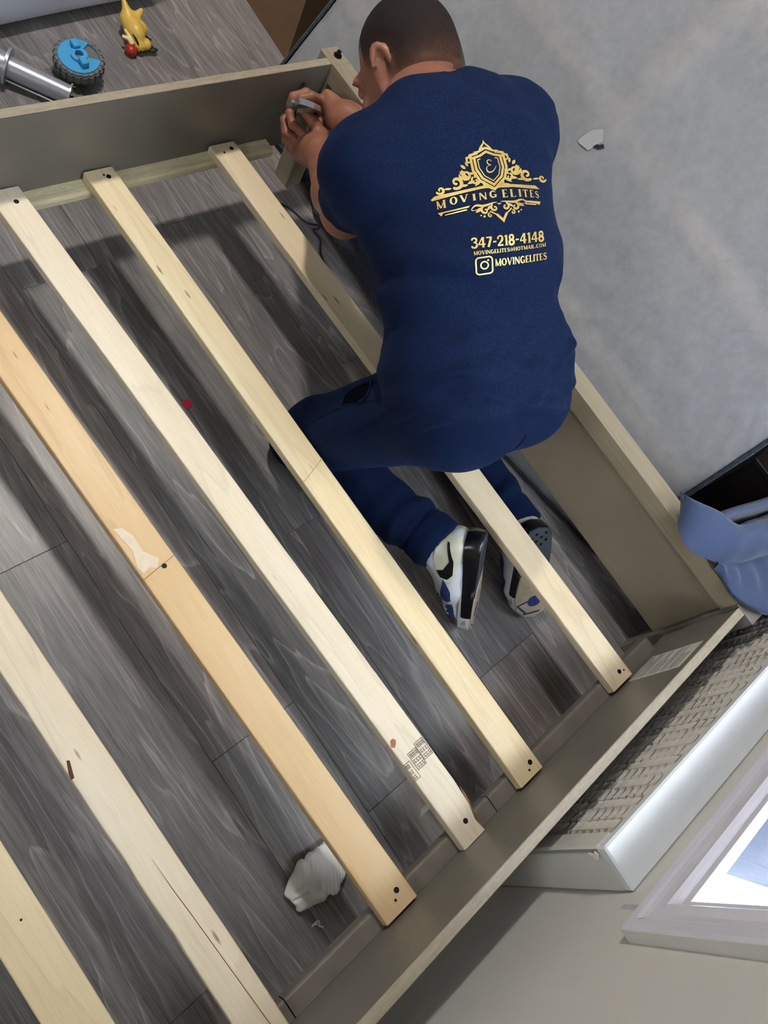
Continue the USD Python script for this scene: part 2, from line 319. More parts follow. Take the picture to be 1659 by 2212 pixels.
# tilted-out sash with frosted pane, its stay arms and a brass-white stop
SASHO = wp(0, -.036, .44); SU = unit(UP - .36 * NO); SN = np.cross(AL, SU)
def SB(a0, a1, u0, u1, n0, n1, bev=.003): return frame_box(SASHO, AL, SU, SN, ((a0, a1), (u0, u1), (n0, n1)), bev)
sash = part('sash', cat_([SB(.095, .98, 0, .046, -.015, .015), SB(.95, .99, .046, 1.3, -.015, .015), SB(.095, .98, 1.26, 1.3, -.015, .015)]), WHITEP, win)
GLASSF = M('frosted_pane', {'g': ('geometry', {}), 'm': ('mapping', {'scale': (14., 14., 3.)}), 'n': ('noise_texture', {'scale': 2., 'detail': 4., 'distortion': 1.6}),
                            'b': ('bump', {'strength': .9, 'distance': .004}), 'd': ('diffuse_bsdf', {'color': S(172, 178, 190)}), 't': ('translucent_bsdf', {'color': S(150, 158, 172)}), 'gl': ('glossy_bsdf', {'color': (.9, .92, 1), 'roughness': .2}),
                            'm1': ('mix_closure', {'fac': .45}), 'm2': ('mix_closure', {'fac': .12})},
           [('g.position', 'm.vector'), ('m.vector', 'n.vector'), ('n.fac', 'b.height'), ('b.normal', 'd.normal'), ('b.normal', 't.normal'), ('b.normal', 'gl.normal'), ('d.BSDF', 'm1.closure1'), ('t.BSDF', 'm1.closure2'), ('m1.closure', 'm2.closure1'), ('gl.BSDF', 'm2.closure2')], surface='m2.closure')
part('pane', SB(.099, .95, .046, 1.26, -.003, .003, .001), GLASSF, sash, label='frosted translucent pane of tilted sash')
part('stay_arm', cat_([cyl(wp(.088, -.05, .455), wp(.012, -.05, .575), .0075, 12), frame_box(wp(.098, -.052, .46), unit(wp(.02, -.052, .58) - wp(.1, -.052, .46)), NO, unit(np.cross(unit(wp(.02, -.052, .58) - wp(.1, -.052, .46)), NO)), ((0, .15), (-.006, .006), (-.011, .011)), .002)]), TRIMP, win, smooth=35)
part('catch', tube(spline([wp(.168, .004, .566), wp(.172, .008, .573), wp(.18, .006, .576), wp(.186, .001, .57)], 12), .0025, 8), WHITEP, win, smooth=True, label='small white catch on bottom casing')
part('ceiling_lamp', cyl((-.36, 1.86, 2.6), (-.36, 1.86, 2.505), .13, 32), WHITEP, label='round ceiling lamp base above the far bed rail', cat='lamp')

# ------------------------------------------------------------------ radiator cover
rad = thing('radiator_cover', 'cream radiator cover with scalloped metal grille under the window', 'radiator cover')
RA0, RA1, RD, RZ = -.012, 1.25, .072, .4425
v, f = meshkit.arrays(WB(RA0, RA1, .0005, RD, RZ - .018, RZ, .003))[:2]
part('top_panel', WB(RA0, RA1, .0005, RD, RZ - .016, RZ, .003), WHITEP, rad, label='glossy white top of radiator cover')
part('end_panel', WB(RA0, RA0 + .018, .0005, RD - .001, .0, RZ - .016, .002), WALLP, rad)
part('front_stile', WB(RA0, RA0 + .036, RD - .012, RD + .001, 0, RZ - .0165, .003), WALLP, rad)
part('front_stile', WB(RA1 - .036, RA1, RD - .012, RD + .001, 0, RZ - .0165, .003), WALLP, rad)
P, DZ = .0546, .018; a_first = RA0 + .036
ga, gz = np.meshgrid(np.linspace(RA0 + .034, RA1 - .034, 430), np.arange(.118, RZ - .0165, .0014), indexing='ij')
ph_ = np.mod(ga - (a_first + .012), P); s1 = np.mod(gz / DZ, 1); s2 = np.mod(gz / DZ + .5, 1)
ss = lambda x, a, b: np.clip((x - a) / (b - a), 0, 1) ** 2 * (3 - 2 * np.clip((x - a) / (b - a), 0, 1))
saw = lambda t: np.where(t < .16, .12 * t / .16, .12 + .88 * ss(t, .16, .75)) * (1 - ss(t, .93, 1.))
endA = .020 + .0115 * np.sin(np.pi * s1) ** .7
A_ = ss(ph_, .0035, .006) * (1 - ss(ph_, endA - .0025, endA + .0012)) * saw(s1)
B_c = ss(ph_, .0335 - .007 * np.sin(np.pi * s2), .0375 - .007 * np.sin(np.pi * s2)) * (1 - ss(ph_, P - .004, P - .0008)) * saw(s2) * (ph_ > .024)
dep = RD - .004 - .024 * np.maximum(A_, .8 * B_c) + .0012 * (1 - ss(np.minimum(ph_, P - ph_), .0005, .003))
edge_ = np.minimum(np.minimum(ga - RA0 - .034, RA1 - .034 - ga), RZ - .0165 - gz); dep = np.where(edge_ < .002, RD - .004, dep)
gv, gf = grid_mesh(OW + ga[..., None] * AL + dep[..., None] * NO + gz[..., None] * UP)
if np.dot(np.cross(gv[gf[0, 1]] - gv[gf[0, 0]], gv[gf[0, 2]] - gv[gf[0, 0]]), NO) < 0: gf = gf[:, ::-1]
part('grille', (gv, gf), GRILLEP, rad, smooth=50, label='stamped grille of scalloped fins')
part('backing', WB(RA0 + .02, RA1 - .02, .004, RD - .044, .0, RZ - .02), plain('dark_backing', S(92, 87, 80), .8), rad)
part('lower_board', WB(RA0 + .03, RA1 - .03, RD - .012, RD - .003, 0, .12, .002), WALLP, rad)
chip = extrude(sg.Polygon([(0, 0), (.010, .004), (.016, .0), (.02, .006), (.015, .012), (.006, .012), (.007, .007), (-.001, .004)]), .0016, wp(RA0 - .002, .066, .403), unit(UP + .1 * NO), -NO, -AL)
part('paint_chip', chip, plain('bare_white_chip', S(240, 236, 228), .7), rad, label='white chip where the paint has peeled off')

# ------------------------------------------------------------------ bed frame
bed = thing('bed_frame', 'taupe wooden bed frame with pale pine slats being put together', 'bed frame')
HR, HS, TS = .353, .199, .0215; W = 1.40
def holes(m, cs):
    m = trimesh.Trimesh(*meshkit.arrays(m)[:2]); M_ = m3.Manifold(m3.Mesh(np.asarray(m.vertices, np.float32), np.asarray(m.faces, np.uint32)))
    for a, b, r in cs:
        c = trimesh.Trimesh(*cyl(a, b, r, 20)); c.fix_normals(); M_ = M_ - m3.Manifold(m3.Mesh(np.asarray(c.vertices, np.float32), np.asarray(c.faces, np.uint32)))
    return M_
RX0 = -2.02
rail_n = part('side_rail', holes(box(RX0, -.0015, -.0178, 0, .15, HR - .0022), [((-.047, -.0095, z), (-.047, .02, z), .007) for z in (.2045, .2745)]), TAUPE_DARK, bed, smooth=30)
part('top_edge', box(RX0, -.0015, -.0178, 0, HR - .0024, HR, .0011), TAUPE_RAIL, rail_n)  # added strip, painted lighter for light falling on the rail top
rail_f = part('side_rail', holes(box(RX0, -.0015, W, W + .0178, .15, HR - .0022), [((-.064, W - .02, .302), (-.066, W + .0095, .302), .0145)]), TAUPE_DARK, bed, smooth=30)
part('top_edge', box(RX0, -.0015, W, W + .0178, HR - .0024, HR, .0011), TAUPE_RAIL, rail_f)  # same added strip on the far rail, top light painted in
# law label on the near rail
lab = part('label', box(-.207, -.117, 0.0001, .0006, .197, .335), PAPER, rail_n, label='white printed care label')
ln = []
for r_ in range(30):
    z = .203 + r_ * .0042
    if r_ in (9, 17, 22): continue
    a, b = -.203, -.122 - random.choice([0, 0, .004, .02, .035])
    if r_ > 24: b = -.15
    ln.append(box(a, b, .00055, .0008, z, z + (.0011 if r_ % 5 else .0017)))
part('print', cat_(ln), INK, lab, kind='stuff')
# ledgers
def rounded_ledger(x0, x1, y0, y1, z0, z1, r, inner):
    a = np.linspace(0, np.pi / 2, 6)
    s = -1 if inner == 'low' else 1
    yi, yo = (y0, y1) if inner == 'low' else (y1, y0)
    prof = [(yo, z0), (yo, z1)] + [(yi - s * r + s * r * math.sin(t), z1 - r + r * math.cos(t)) for t in a] + [(yi - s * r + s * r * math.cos(t), z0 + r - r * math.sin(t)) for t in a]
    return sweep([0, 1], lambda i: [((x0, x1)[i], y, z) for y, z in prof])
ZL = HS - TS
for a, b in ((RX0, -1.045), (-1.043, -.6), (-.598, -.08)):
    part('ledger', rounded_ledger(a, b, .0004, .0315, ZL - .032, ZL, .006, 'high'), LEDGERP, bed, smooth=40, label='grey painted support strip')
for a, b, dy, dz in ((RX0, -.545, 0, 0), (-.5435, -.243, .0006, .0005), (-.2415, -.118, -.001, -.0012)):
    part('ledger', rounded_ledger(a, b, W - .032 + dy, W - .0004, ZL - .022 + dz, ZL + dz, .007, 'low'), LEDGERW, bed, smooth=40, label='pale treated pine support strip')
# end board: posts, cap, panel
TAUPE_FACE = contour_wood('taupe_shaded_face', S(160, 147, 122), S(138, 125, 102), S(148, 135, 112), (4, 1, 2), sc=(16., 1., 16.), rings=5., rough=.45, amount=.3, fine=.14)  # slightly darker copy of the cap wood for its less lit face
for y0 in (-.0435, 1.394):
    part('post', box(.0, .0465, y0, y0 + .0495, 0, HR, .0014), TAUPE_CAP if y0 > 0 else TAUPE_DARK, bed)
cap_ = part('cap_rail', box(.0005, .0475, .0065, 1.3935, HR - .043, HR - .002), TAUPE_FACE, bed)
part('top_edge', box(.0005, .0475, .0065, 1.3935, HR - .0022, HR, .0009), TAUPE_CAP, cap_)  # added lighter strip, lamp light on the cap top painted in
pan = part('end_panel', box(.02, .031, .0065, 1.3935, .0985, HR - .048), TAUPE, bed)
part('bolt', cat_([cyl((.028, 1.417, HR - .002), (.028, 1.417, HR + .012), .0052, 6), cyl((.028, 1.417, HR - .001), (.028, 1.417, HR + .003), .009, 20)]), STEELD, bed, label='black bolt in far post top')
# slats
SL = [(-.2529, -.1880, -.0187, .007, .0075), (-.5451, -.4839, -.012, .0055, .005), (-.6980, -.6385, -.0345, .001, .004), (-.8711, -.8065, -.03, .0055, .005), (-1.1161, -1.0573, -.018, .006, .006), (-1.2932, -1.2270, -.008, .006, .006)]
SLAB = ['pine slat beside the end board', 'pine slat over the kneeling man\'s left leg, with a finger joint', 'pale pine slat with splintered stamped end', 'orange toned pine slat with filler patch', 'pale pine slat with long crack', 'pine slat in the lower left corner']
for i, (xa, xb, k, n0, f0) in enumerate(SL):
    ny = 60; ys = np.linspace(n0, W - f0, ny); r = .0028; w = xb - xa
    wob = lambda y, s: .0009 * (meshkit.noise(np.array([y * 7, s, i * 3.3]), 5) - .5) + (.0022 * max(0, meshkit.noise(np.array([y * 25, s, 9.]), 8) - .62) * 2 if i in (0, 4) and s < 1 else 0)
    def ring(j):
        y = ys[j]; x0, x1 = xa + k * y + wob(y, 0), xb + k * y + wob(y, 3)
        t, b = HS + .0006 * (meshkit.noise(np.array([y * 3, 1.5, i]), 2) - .5), HS - TS + .0003
        cut = 0.
        if i == 2 and y < .075:   # broken corner
            x1 -= (.012 if y < .03 else .004) * (.6 + .8 * meshkit.noise(np.array([y * 160, 2., 7.]), 3)) * (1 if y < .06 else .4)
        return [(x0, y, b + r), (x0, y, t - r), (x0 + r * .3, y, t - r * .3), (x0 + r, y, t), ((x0 + x1) / 2, y, t + .0001), (x1 - r, y, t), (x1 - r * .3, y, t - r * .3), (x1, y, t - r), (x1, y, b + r), (x1 - r, y, b), (x0 + r, y, b)]
    sl = part('slat', sweep(ys, ring), PINE[i], bed, smooth=50, label=SLAB[i])
    def screw(u, y, rr=.0045):
        x = xa + (xb - xa) * u + k * y
        c = cyl((x, y, HS - .004), (x, y, HS + .0009), rr, 14)
        part('screw', c, STEELD if rr > .003 else BLACK, sl)
    if i == 0: [screw(*q) for q in ((.62, .028), (.8, .024, .0018), (.7, W - .024), (.36, W - .03, .0024))]
    elif i == 1: [screw(*q) for q in ((.72, .027), (.55, .018, .0022), (.66, W - .026), (.55, W - .02, .002))]
    elif i == 2: [screw(*q) for q in ((.52, .034), (.62, W - .035))]
    elif i == 3: [screw(*q) for q in ((.66, .034), (.5, .024, .0022), (.62, .653, .0042))]
    elif i == 5: [screw(.6, .34, .0016)]
    def flat(name, pts, mat_, lbl=None, h=.0004):   # thin thing on the slat: pts (u across, y)
        poly = sg.Polygon([(xa + (xb - xa) * u + k * y, y) for u, y in pts])
        return part(name, extrude(poly, h, (0, 0, HS + .00025)), mat_, sl, label=lbl)
    if i == 1:
        flat('joint', [(.0, .6655), (1, .6885), (1, .687), (0, .664)], plain('glue_line', S(190, 160, 116), .5), 'finger joint line')
    if i == 3:
        FILL = plain('filler', S(236, 216, 190), .7, var=.05, vscale=60.)
        flat('filler_patch', [(.1, .658), (.05, .672), (.2, .7), (.1, .745), (.3, .74), (.42, .72), (.4, .69), (.62, .668), (.45, .655), (.3, .662)], FILL, 'pale smear of filler')
        flat('joint', [(.0, .6495), (1, .6615), (1, .6605), (0, .6485)], plain('joint_line', S(150, 120, 84), .5), 'butt joint line')  # thin darker line drawn across the slat at the butt joint
    if i == 4:
        flat('crack', [(.5, .30), (.52, .25), (.56, .2), (.6, .13), (.66, .03), (.7, .008), (.69, .008), (.645, .03), (.585, .13), (.545, .2), (.505, .25)], plain('crack', S(110, 66, 44), .8), 'long dark crack')
    if i == 2:
        GREY = plain('stamp_ink', S(120, 118, 112), .8)
        st = []
        U = lambda u: xa + (xb - xa) * u
        for c, (u0, y0) in enumerate(((.0, .168), (.28, .178), (.62, .184))):
            wid = (.2, .3, .3)[c]
            T_ = lambda q: [(U(u0) + a * .0198 * (wid / .3) + k * (y0 - b), y0 - b) for a, b in q]
            R_ = lambda a0, a1, b0, b1: st.append(extrude(sg.Polygon(T_([(a0, b0), (a1, b0), (a1, b1), (a0, b1)])), .0003, (0, 0, HS + .00025)))
            R_(0, 1, 0, .0012); R_(0, 1, .031, .032); R_(0, .06, 0, .032); R_(.94, 1, 0, .032)
            for q in range(3 if c else 2):
                a = .14 + q * .28
                R_(a, a + .2, .003, .0045); R_(a, a + .05, .003, .011); R_(a + .14, a + .2, .003, .011); R_(a, a + .2, .007, .0082)
                R_(a, a + .07, .014, .021); R_(a + .11, a + .2, .014, .0155); R_(a + .11, a + .17, .018, .0205); R_(a, a + .2, .0235, .025); R_(a + .03, a + .09, .026, .0295); R_(a + .12, a + .2, .027, .0295)
        part('grade_stamp', cat_(st), GREY, sl, kind='stuff', label='grey ink grade stamp')
        flat('torn_knot', [(.02, .203), (.1, .212), (.2, .213), (.26, .208), (.2, .203), (.1, .199)], plain('torn_knot', S(170, 112, 66), .7), 'torn knot')
        SPL = plain('splinter', S(196, 168, 128), .7)
        for q in range(5):
            x = xa + (xb - xa) * (.80 + .05 * q); yy = .012 + .012 * q
            part('splinter', trimesh.convex.convex_hull(np.array([(x, yy, HS - .012), (x + .004, yy + .002, HS - .012), (x + .002, yy - .012 - .004 * (q % 3), HS - .004 - .002 * q % 3), (x + .001, yy + .02, HS - .006), (x + .004, yy + .02, HS - .014)])), SPL, sl)
    if i == 4:
        flat('torn_knot', [(.0, .452), (.08, .452), (.2, .476), (.14, .478), (.02, .46)], plain('torn_knot_dark', S(96, 54, 34), .8), 'torn knot at edge')
# ------------------------------------------------------------------ upholstered headboard leaning with its back to the bed
HB0 = np.array([.098, .205, 0.]); HY = unit([-.036, 1., 0]); HU = unit(unit([.61, 0, 1.]) - HY * (unit([.61, 0, 1.]) @ HY)); HN = np.cross(HU, HY); HN = HN if HN[0] < 0 else -HN
SAG_Y, SAG_X = [0, .02, .32, .76, .92, 1.09, 1.17, 1.435], [0, 0, .042, .080, .058, .046, .0, .0]
def hp(y, u, n):
    y, u, n = (np.asarray(q, float)[..., None] for q in (y, u, n)); sag = np.interp(y, SAG_Y, SAG_X) * np.exp(-(u / .105) ** 2)
    return HB0 + HY * y + HU * u + HN * n - np.array([1., 0, 0]) * sag
hb = thing('upholstered_headboard', 'large grey dust-covered back of a navy upholstered headboard leaning behind the bed', 'headboard')
HW, HH, U0 = 1.435, 1.86, .012
ny, nu = 150, 190
yy, uu = np.meshgrid(np.linspace(.0, HW, ny), U0 + (HH - U0) * np.linspace(0, 1, nu) ** 1.35, indexing='ij')
edge = np.minimum(np.minimum(yy, HW - yy), np.minimum(uu - U0, HH - uu))
def bump(x, c, w): return np.exp(-((x - c) / w) ** 4)
q3 = np.stack([yy, uu, 0 * yy], -1)
slat_u = [.30 + .31 * k for k in range(6)]
slat_m = sum(bump(uu - .06 * (yy - .4), c, .028) for c in slat_u)
beam = bump(yy, .745, .036)
dn = .0035 * beam + .0018 * slat_m * (1 - beam) + .010 * (meshkit.fbm(q3 * [9, 9, 1] + .3 * meshkit.fbm(q3 * 4, 2, 3)[..., None], 3, 11) - .5)
dn += .006 * (meshkit.noise(np.stack([(yy + uu) * 24, (yy - uu) * 14, 0 * yy], -1), 4) - .5) * np.clip(edge / .1, 0, 1)
dn += .010 * (meshkit.noise(np.stack([(yy * 1 + uu) * 14, (uu * .6 - yy) * 40, 0 * yy + 3], -1), 6) - .5) * np.exp(-edge / .05)
lim = np.clip(edge / .012, 0, 1) ** .5
dn = dn * lim + (lim - 1) * .012
tint = np.clip(.75 * slat_m + .6 * beam, 0, 1) * (.35 + .9 * meshkit.noise(q3 * 5, 9)) * np.clip(edge / .05, 0, 1)
tint = np.clip(tint + .55 * (meshkit.fbm(q3 * [2.2, 2.2, 1], 3, 21) - .42), 0, 1)
COVER = M('dust_cover', {'a': ('attribute', {'attribute': 'tint'}), 'g': ('geometry', {}), 'n': ('noise_texture', {'scale': 42., 'detail': 3., 'roughness': .6}), 'n2': ('noise_texture', {'scale': 900., 'detail': 2.}),
                         'r': ('rgb_ramp', {'ramp': [(0, S(137, 137, 138)), (1, S(154, 148, 145))]}), 'r2': ('rgb_ramp', {'ramp': [(.3, (.86, .87, .88)), (.7, (1, 1, 1))]}), 'x': ('mix', {'mix_type': 'multiply', 'fac': 1.}),
                         'b': ('bump', {'strength': .5, 'distance': .0008}), 'p': ('principled_bsdf', {'roughness': .85, 'specular_ior_level': .2, 'sheen_weight': .15})},
           [('a.fac', 'r.fac'), ('g.position', 'n.vector'), ('g.position', 'n2.vector'), ('n.fac', 'r2.fac'), ('r.color', 'x.color1'), ('r2.color', 'x.color2'), ('x.color', 'p.base_color'), ('n2.fac', 'b.height'), ('b.normal', 'p.normal')])
Pc = hp(yy, uu, dn)
v, f = grid_mesh(Pc)
cov = part('dust_cover', (v, f[:, ::-1] if np.dot(np.cross(v[f[0, 1]] - v[f[0, 0]], v[f[0, 2]] - v[f[0, 0]]), HN) < 0 else f), COVER, hb, smooth=True, label='grey non-woven dust cover with slats showing through')
UsdGeom.PrimvarsAPI(UsdGeom.Mesh(cov)).CreatePrimvar('tint', Sdf.ValueTypeNames.FloatArray, 'vertex').Set(tint.ravel().astype(float).tolist())
NAVYW = M('navy_weave', {'g': ('geometry', {}), 'n': ('noise_texture', {'scale': 700., 'detail': 2.}), 'v': ('voronoi_texture', {'scale': 420.}), 'r': ('rgb_ramp', {'ramp': [(.35, S(24, 30, 42)), (.62, S(46, 56, 74)), (.78, S(120, 134, 152))]}),
                         'b': ('bump', {'strength': 1., 'distance': .002}), 'p': ('principled_bsdf', {'roughness': .9, 'sheen_weight': .2})},
          [('g.position', 'n.vector'), ('g.position', 'v.vector'), ('n.fac', 'r.fac'), ('r.color', 'p.base_color'), ('v.distance', 'b.height'), ('b.normal', 'p.normal')])
# padded side band round the edge
cr = .03; per = []
for (cy, cu, a0) in ((HW - cr, U0 + cr, -90), (HW - cr, HH - cr, 0), (cr, HH - cr, 90), (cr, U0 + cr, 180)):
    for a in np.radians(np.linspace(a0, a0 + 90, 7)): per.append((cy + cr * math.cos(a), cu + cr * math.sin(a), math.cos(a), math.sin(a)))
dense = []
for i in range(len(per)):
    p, q = per[i], per[(i + 1) % len(per)]; L = math.hypot(q[0] - p[0], q[1] - p[1]); n = max(1, int(L / .03))
    for t in range(n): dense.append(tuple(np.array(p) * (1 - t / n) + np.array(q) * t / n))
prof = [(-.001, -.006), (.003, .0), (.009, -.006), (.011, -.018), (.008, -.034), (.002, -.046), (-.02, -.05)]
rings = np.array([[hp(a + o * na + .002 * (meshkit.noise(np.array([a * 25, b * 25, o * 90]), 2) - .5), b + o * nb * (.35 if nb < -.5 else 1), n) for o, n in prof] for a, b, na, nb in dense + dense[:1]])
v, f = grid_mesh(rings)
part('side_band', (v, f), NAVYW, hb, smooth=True, label='navy woven padded edge')
part('front_padding', frame_box(HB0, HY, HU, HN, ((.005, HW - .005), (U0 + .004, HH), (-.052, -.012)), .004), NAVYW, hb)
foot = [(0.02, U0 + .002), (HW - .02, U0 + .002), (HW - .02, .085), (1.0, .066), (.7, .036), (.5, .016), (.35, .0145), (.1, .0145), (.02, .0145)]
fp = sg.Polygon(foot); fv, ff = trimesh.creation.triangulate_polygon(fp, engine='earcut'); fv = np.column_stack([fv, 0 * fv[:, 0]]); fv, ff = trimesh.remesh.subdivide_to_size(fv, ff, .03)
fq = np.array([hp(a, b, .007 + .004 * meshkit.noise(np.array([a * 18, b * 60, 1.]), 4)) for a, b, _ in fv])
if np.dot(np.cross(fq[ff[0, 1]] - fq[ff[0, 0]], fq[ff[0, 2]] - fq[ff[0, 0]]), HN) < 0: ff = ff[:, ::-1]
part('foot_band', (fq, ff), NAVYW, hb, smooth=True, label='navy woven fabric wrapped over the lower edge')
tear = sg.Polygon([(.0, 0), (.012, .004), (.02, .016), (.012, .02), (.007, .012), (.002, .01)])
part('tear', extrude(tear, .0006, hp(.737, .562, .0068), HY * -1, HU, HN), BLACK, hb, label='small tear at the middle seam')
part('patch', extrude(sg.Polygon([(0, 0), (.022, .004), (.028, .03), (.016, .04), (.004, .026)]).buffer(.006), .0005, hp(.765, .552, .0062), -HY, HU, HN), plain('pale_patch', S(158, 156, 156), .85), hb, label='pale wrinkled patch beside the tear')
# dark dresser in the shade behind it
dr = thing('dark_chest', 'low dark brown wooden chest in the shade behind the blue fabric bin', 'chest')
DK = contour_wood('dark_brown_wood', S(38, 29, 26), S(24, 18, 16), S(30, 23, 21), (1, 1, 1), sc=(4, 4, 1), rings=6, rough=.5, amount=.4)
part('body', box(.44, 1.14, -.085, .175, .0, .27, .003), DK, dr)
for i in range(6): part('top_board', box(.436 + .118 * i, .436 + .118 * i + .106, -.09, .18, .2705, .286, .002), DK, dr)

# ------------------------------------------------------------------ blue fabric bin
BLUE = plain('blue_fabric', S(50, 66, 100), .75, var=.05, vscale=14., bump=.0006, bscale=500., sheen=.3)
bn = thing('fabric_bin', 'soft blue fabric storage bin with a wide folded rim at the near bed corner', 'storage bin')
top = spline([(.007, .251, .40), (-.002, .231, .415), (.008, .199, .425), (.024, .165, .43), (.042, .122, .43), (.075, .108, .43), (.113, .093, .43), (.16, .077, .43), (.24, .05, .43), (.33, .04, .43)], 60)
bot = spline([(.02, .245, .385), (.001, .223, .38), (-.037, .188, .376), (-.046, .159, .376), (-.022, .118, .376), (.007, .089, .374), (.067, .061, .372), (.137, .037, .37), (.22, .012, .37), (.33, -.01, .37)], 60)
outn = np.stack([np.full(60, -.25), np.linspace(.0, -1, 60), np.full(60, .35)], 1); outn /= np.linalg.norm(outn, axis=1, keepdims=True)
rows = []
for t in np.linspace(0, 1, 12):
    bulge = .012 * math.sin(math.pi * t) ** .8 * np.clip(np.linspace(-.05, 1.6, 60), 0, 1)
    rows.append(top * (1 - t) + bot * t + outn * bulge[:, None] + outn * .0012 * np.sin(np.linspace(0, 40, 60))[:, None] * t)
inner = [top + np.array([.012, .012, -.004]) * np.clip(np.linspace(0, 3, 60), 0, 1)[:, None], top + np.array([.03, .02, -.03]) * np.clip(np.linspace(0, 2, 60), 0, 1)[:, None], top + np.array([.035, .025, -.2]) * np.clip(np.linspace(0, 1.4, 60), 0., 1)[:, None]]
v, f = grid_mesh(np.array(inner[::-1] + rows)); part('rim_cuff', (v, f), BLUE, bn, smooth=True)
back = spline([(.024, .165, .43), (.09, .149, .43), (.162, .127, .43), (.245, .105, .43), (.33, .085, .43)], 40)
bk = [back + np.array(o) for o in ((.012, .02, -.25), (.006, .012, -.02), (.003, .006, -.003), (0, 0, 0), (.004, -.004, -.006), (.012, -.012, -.05), (.02, -.02, -.25))]
v, f = grid_mesh(np.array(bk)); part('back_wall', (v, f), BLUE, bn, smooth=True)
seam = spline([bot[int(q)] + np.array([.004, .003, -.004]) for q in np.linspace(20, 59, 12)], 90)
belly = spline([(-.012, .09, .366), (-.008, .062, .364), (-.014, .036, .364), (-.01, .014, .364), (.006, -.015, .364), (.038, -.047, .363), (.10, -.066, .362), (.2, -.072, .36), (.33, -.075, .36)], 90)
ph = np.linspace(0, 1, 90); body = []
for t in np.linspace(0, 1, 10):
    fold = .006 * np.sin(ph * 52 + 1.2 * np.sin(ph * 9)) * math.sin(math.pi * min(1, t * 1.3)) * np.exp(-t)
    body.append(seam * (1 - t) + belly * t + np.stack([-.3 * fold, -fold, .9 * fold + 0 * ph + .014 * math.sin(math.pi * t)], 1))
for dz, kk in ((-.003, .45), (-.006, .97), (-.12, 1.), (-.26, 1.), (-.355, .95)):
    base = np.stack([np.maximum(belly[:, 0], .062 if dz > -.1 else .13), np.minimum(belly[:, 1] + .012, .19), np.full(90, .36)], 1)
    body.append(belly * (1 - kk) + base * kk + np.array([0, 0, dz]))
v, f = grid_mesh(np.array(body)); part('body', (v, f), BLUE, bn, smooth=True, label='gathered blue fabric side')
part('rim_piping', tube(np.array([p + np.array([0, -.001, .003]) for p in seam]), .0042, 8), BLUE, bn, smooth=True)
part('base', box(.135, .33, -.05, .17, .002, .03, .006), plain('navy_base', S(20, 26, 42), .9), bn)

# ------------------------------------------------------------------ mattress, cardboard box
MT = plain('white_ticking', S(206, 210, 222), .75, var=.02, vscale=5., bump=.0006, bscale=400.)
ma = thing('mattress', 'white mattress lying beyond the far bed rail', 'mattress')
MX = unit([1, .133, 0]); MY = np.array([-MX[1], MX[0], 0]); MO = np.array([-.447, 1.934, 0])
f_ = Field((-1.0, -.1, -.01), (.62, .5, .36), .012)
def rb(p):
    q = np.abs(p - np.array([-.25, .23, .165], np.float32)) - np.array([.68, .17, .105], np.float32)
    return np.sqrt((np.maximum(q, 0) ** 2).sum(-1)) + np.minimum(q.max(-1), 0) - .055
f_.put(rb, (-.99, -.02, 0), (.5, .5, .34), .001)
V, Fc = f_.mesh(3); V = V + (np.stack([0 * V[:, 0], 0 * V[:, 0], 0 * V[:, 0]], 1))
V[:, 1] += .006 * np.sin(V[:, 0] * 5 + 1)
part('cover', (MO + V[:, :1] * MX + V[:, 1:2] * MY + V[:, 2:] * UP, Fc), MT, ma, smooth=True)
CARD = plain('cardboard', S(124, 95, 68), .8, var=.04, vscale=20., bump=.0002, bscale=300.)
cb = thing('cardboard_box', 'brown cardboard box standing behind the far bed corner', 'box')
CX = unit([.075, 1, 0]); CY = np.array([CX[1], -CX[0], 0])
CO = np.array([.272, 1.772, 0])
part('box_wall', cat_([frame_box(CO, CX, CY, UP, ((.0, .46), (0, .005), (0, .36))), frame_box(CO, CX, CY, UP, ((.0, .46), (.2, .205), (0, .36))), frame_box(CO, CX, CY, UP, ((.0, .005), (.005, .2), (0, .36))), frame_box(CO, CX, CY, UP, ((.455, .46), (.005, .2), (0, .36)))]), CARD, cb)
part('box_bottom', frame_box(CO, CX, CY, UP, ((.005, .455), (.005, .2), (0, .004))), CARD, cb)
part('flap', frame_box(CO, CX, CY, UP, ((.002, .458), (.0, .102), (.36, .364))), CARD, cb)
part('flap', frame_box(CO, CX, CY, UP, ((.002, .458), (.103, .205), (.36, .364))), CARD, cb)

# ------------------------------------------------------------------ toys and litter
ALU = plain('silver_plastic', S(176, 178, 184), .32, metal=.55, bump=.0001, bscale=300.)
tb = thing('toy_tube', 'silver grey toy tube with round end flanges beside the blue toy disc', 'toy')
A, B = np.array([-.476, 1.832, .037]), np.array([-.381, 1.742, .026]); ax = unit(B - A); sd = unit(np.cross(ax, UP)); nn = np.cross(sd, ax)
def arc_shell(P0, P1, r0, r1, a0, a1, th=.002):
    an = np.radians(np.linspace(a0, a1, 22))
    def ring(i):
        P_, r = (P0, r0) if i == 0 else (P1, r1)
        return [P_ + r * (math.cos(a) * sd + math.sin(a) * nn) for a in an] + [P_ + (r - th) * (math.cos(a) * sd + math.sin(a) * nn) for a in an[::-1]]
    return sweep([0, 1], ring)
part('barrel', arc_shell(A, B, .0235, .0215, -35, 200), ALU, tb, smooth=40)
part('rear_barrel', cyl(A - ax * .055, A, .028, 24), ALU, tb, smooth=40)
part('flange', cyl(A - ax * .003, A + ax * .003, .0385, 40), ALU, tb, smooth=40)
part('flange', cyl(B - ax * .002, B + ax * .002, .0265, 32), ALU, tb, smooth=40)
[part('rod', cyl(A + q_ * sd * .0225 - nn * .017, B + q_ * sd * .021 - nn * .017, .0022, 8), ALU, tb) for q_ in (1, -1)]
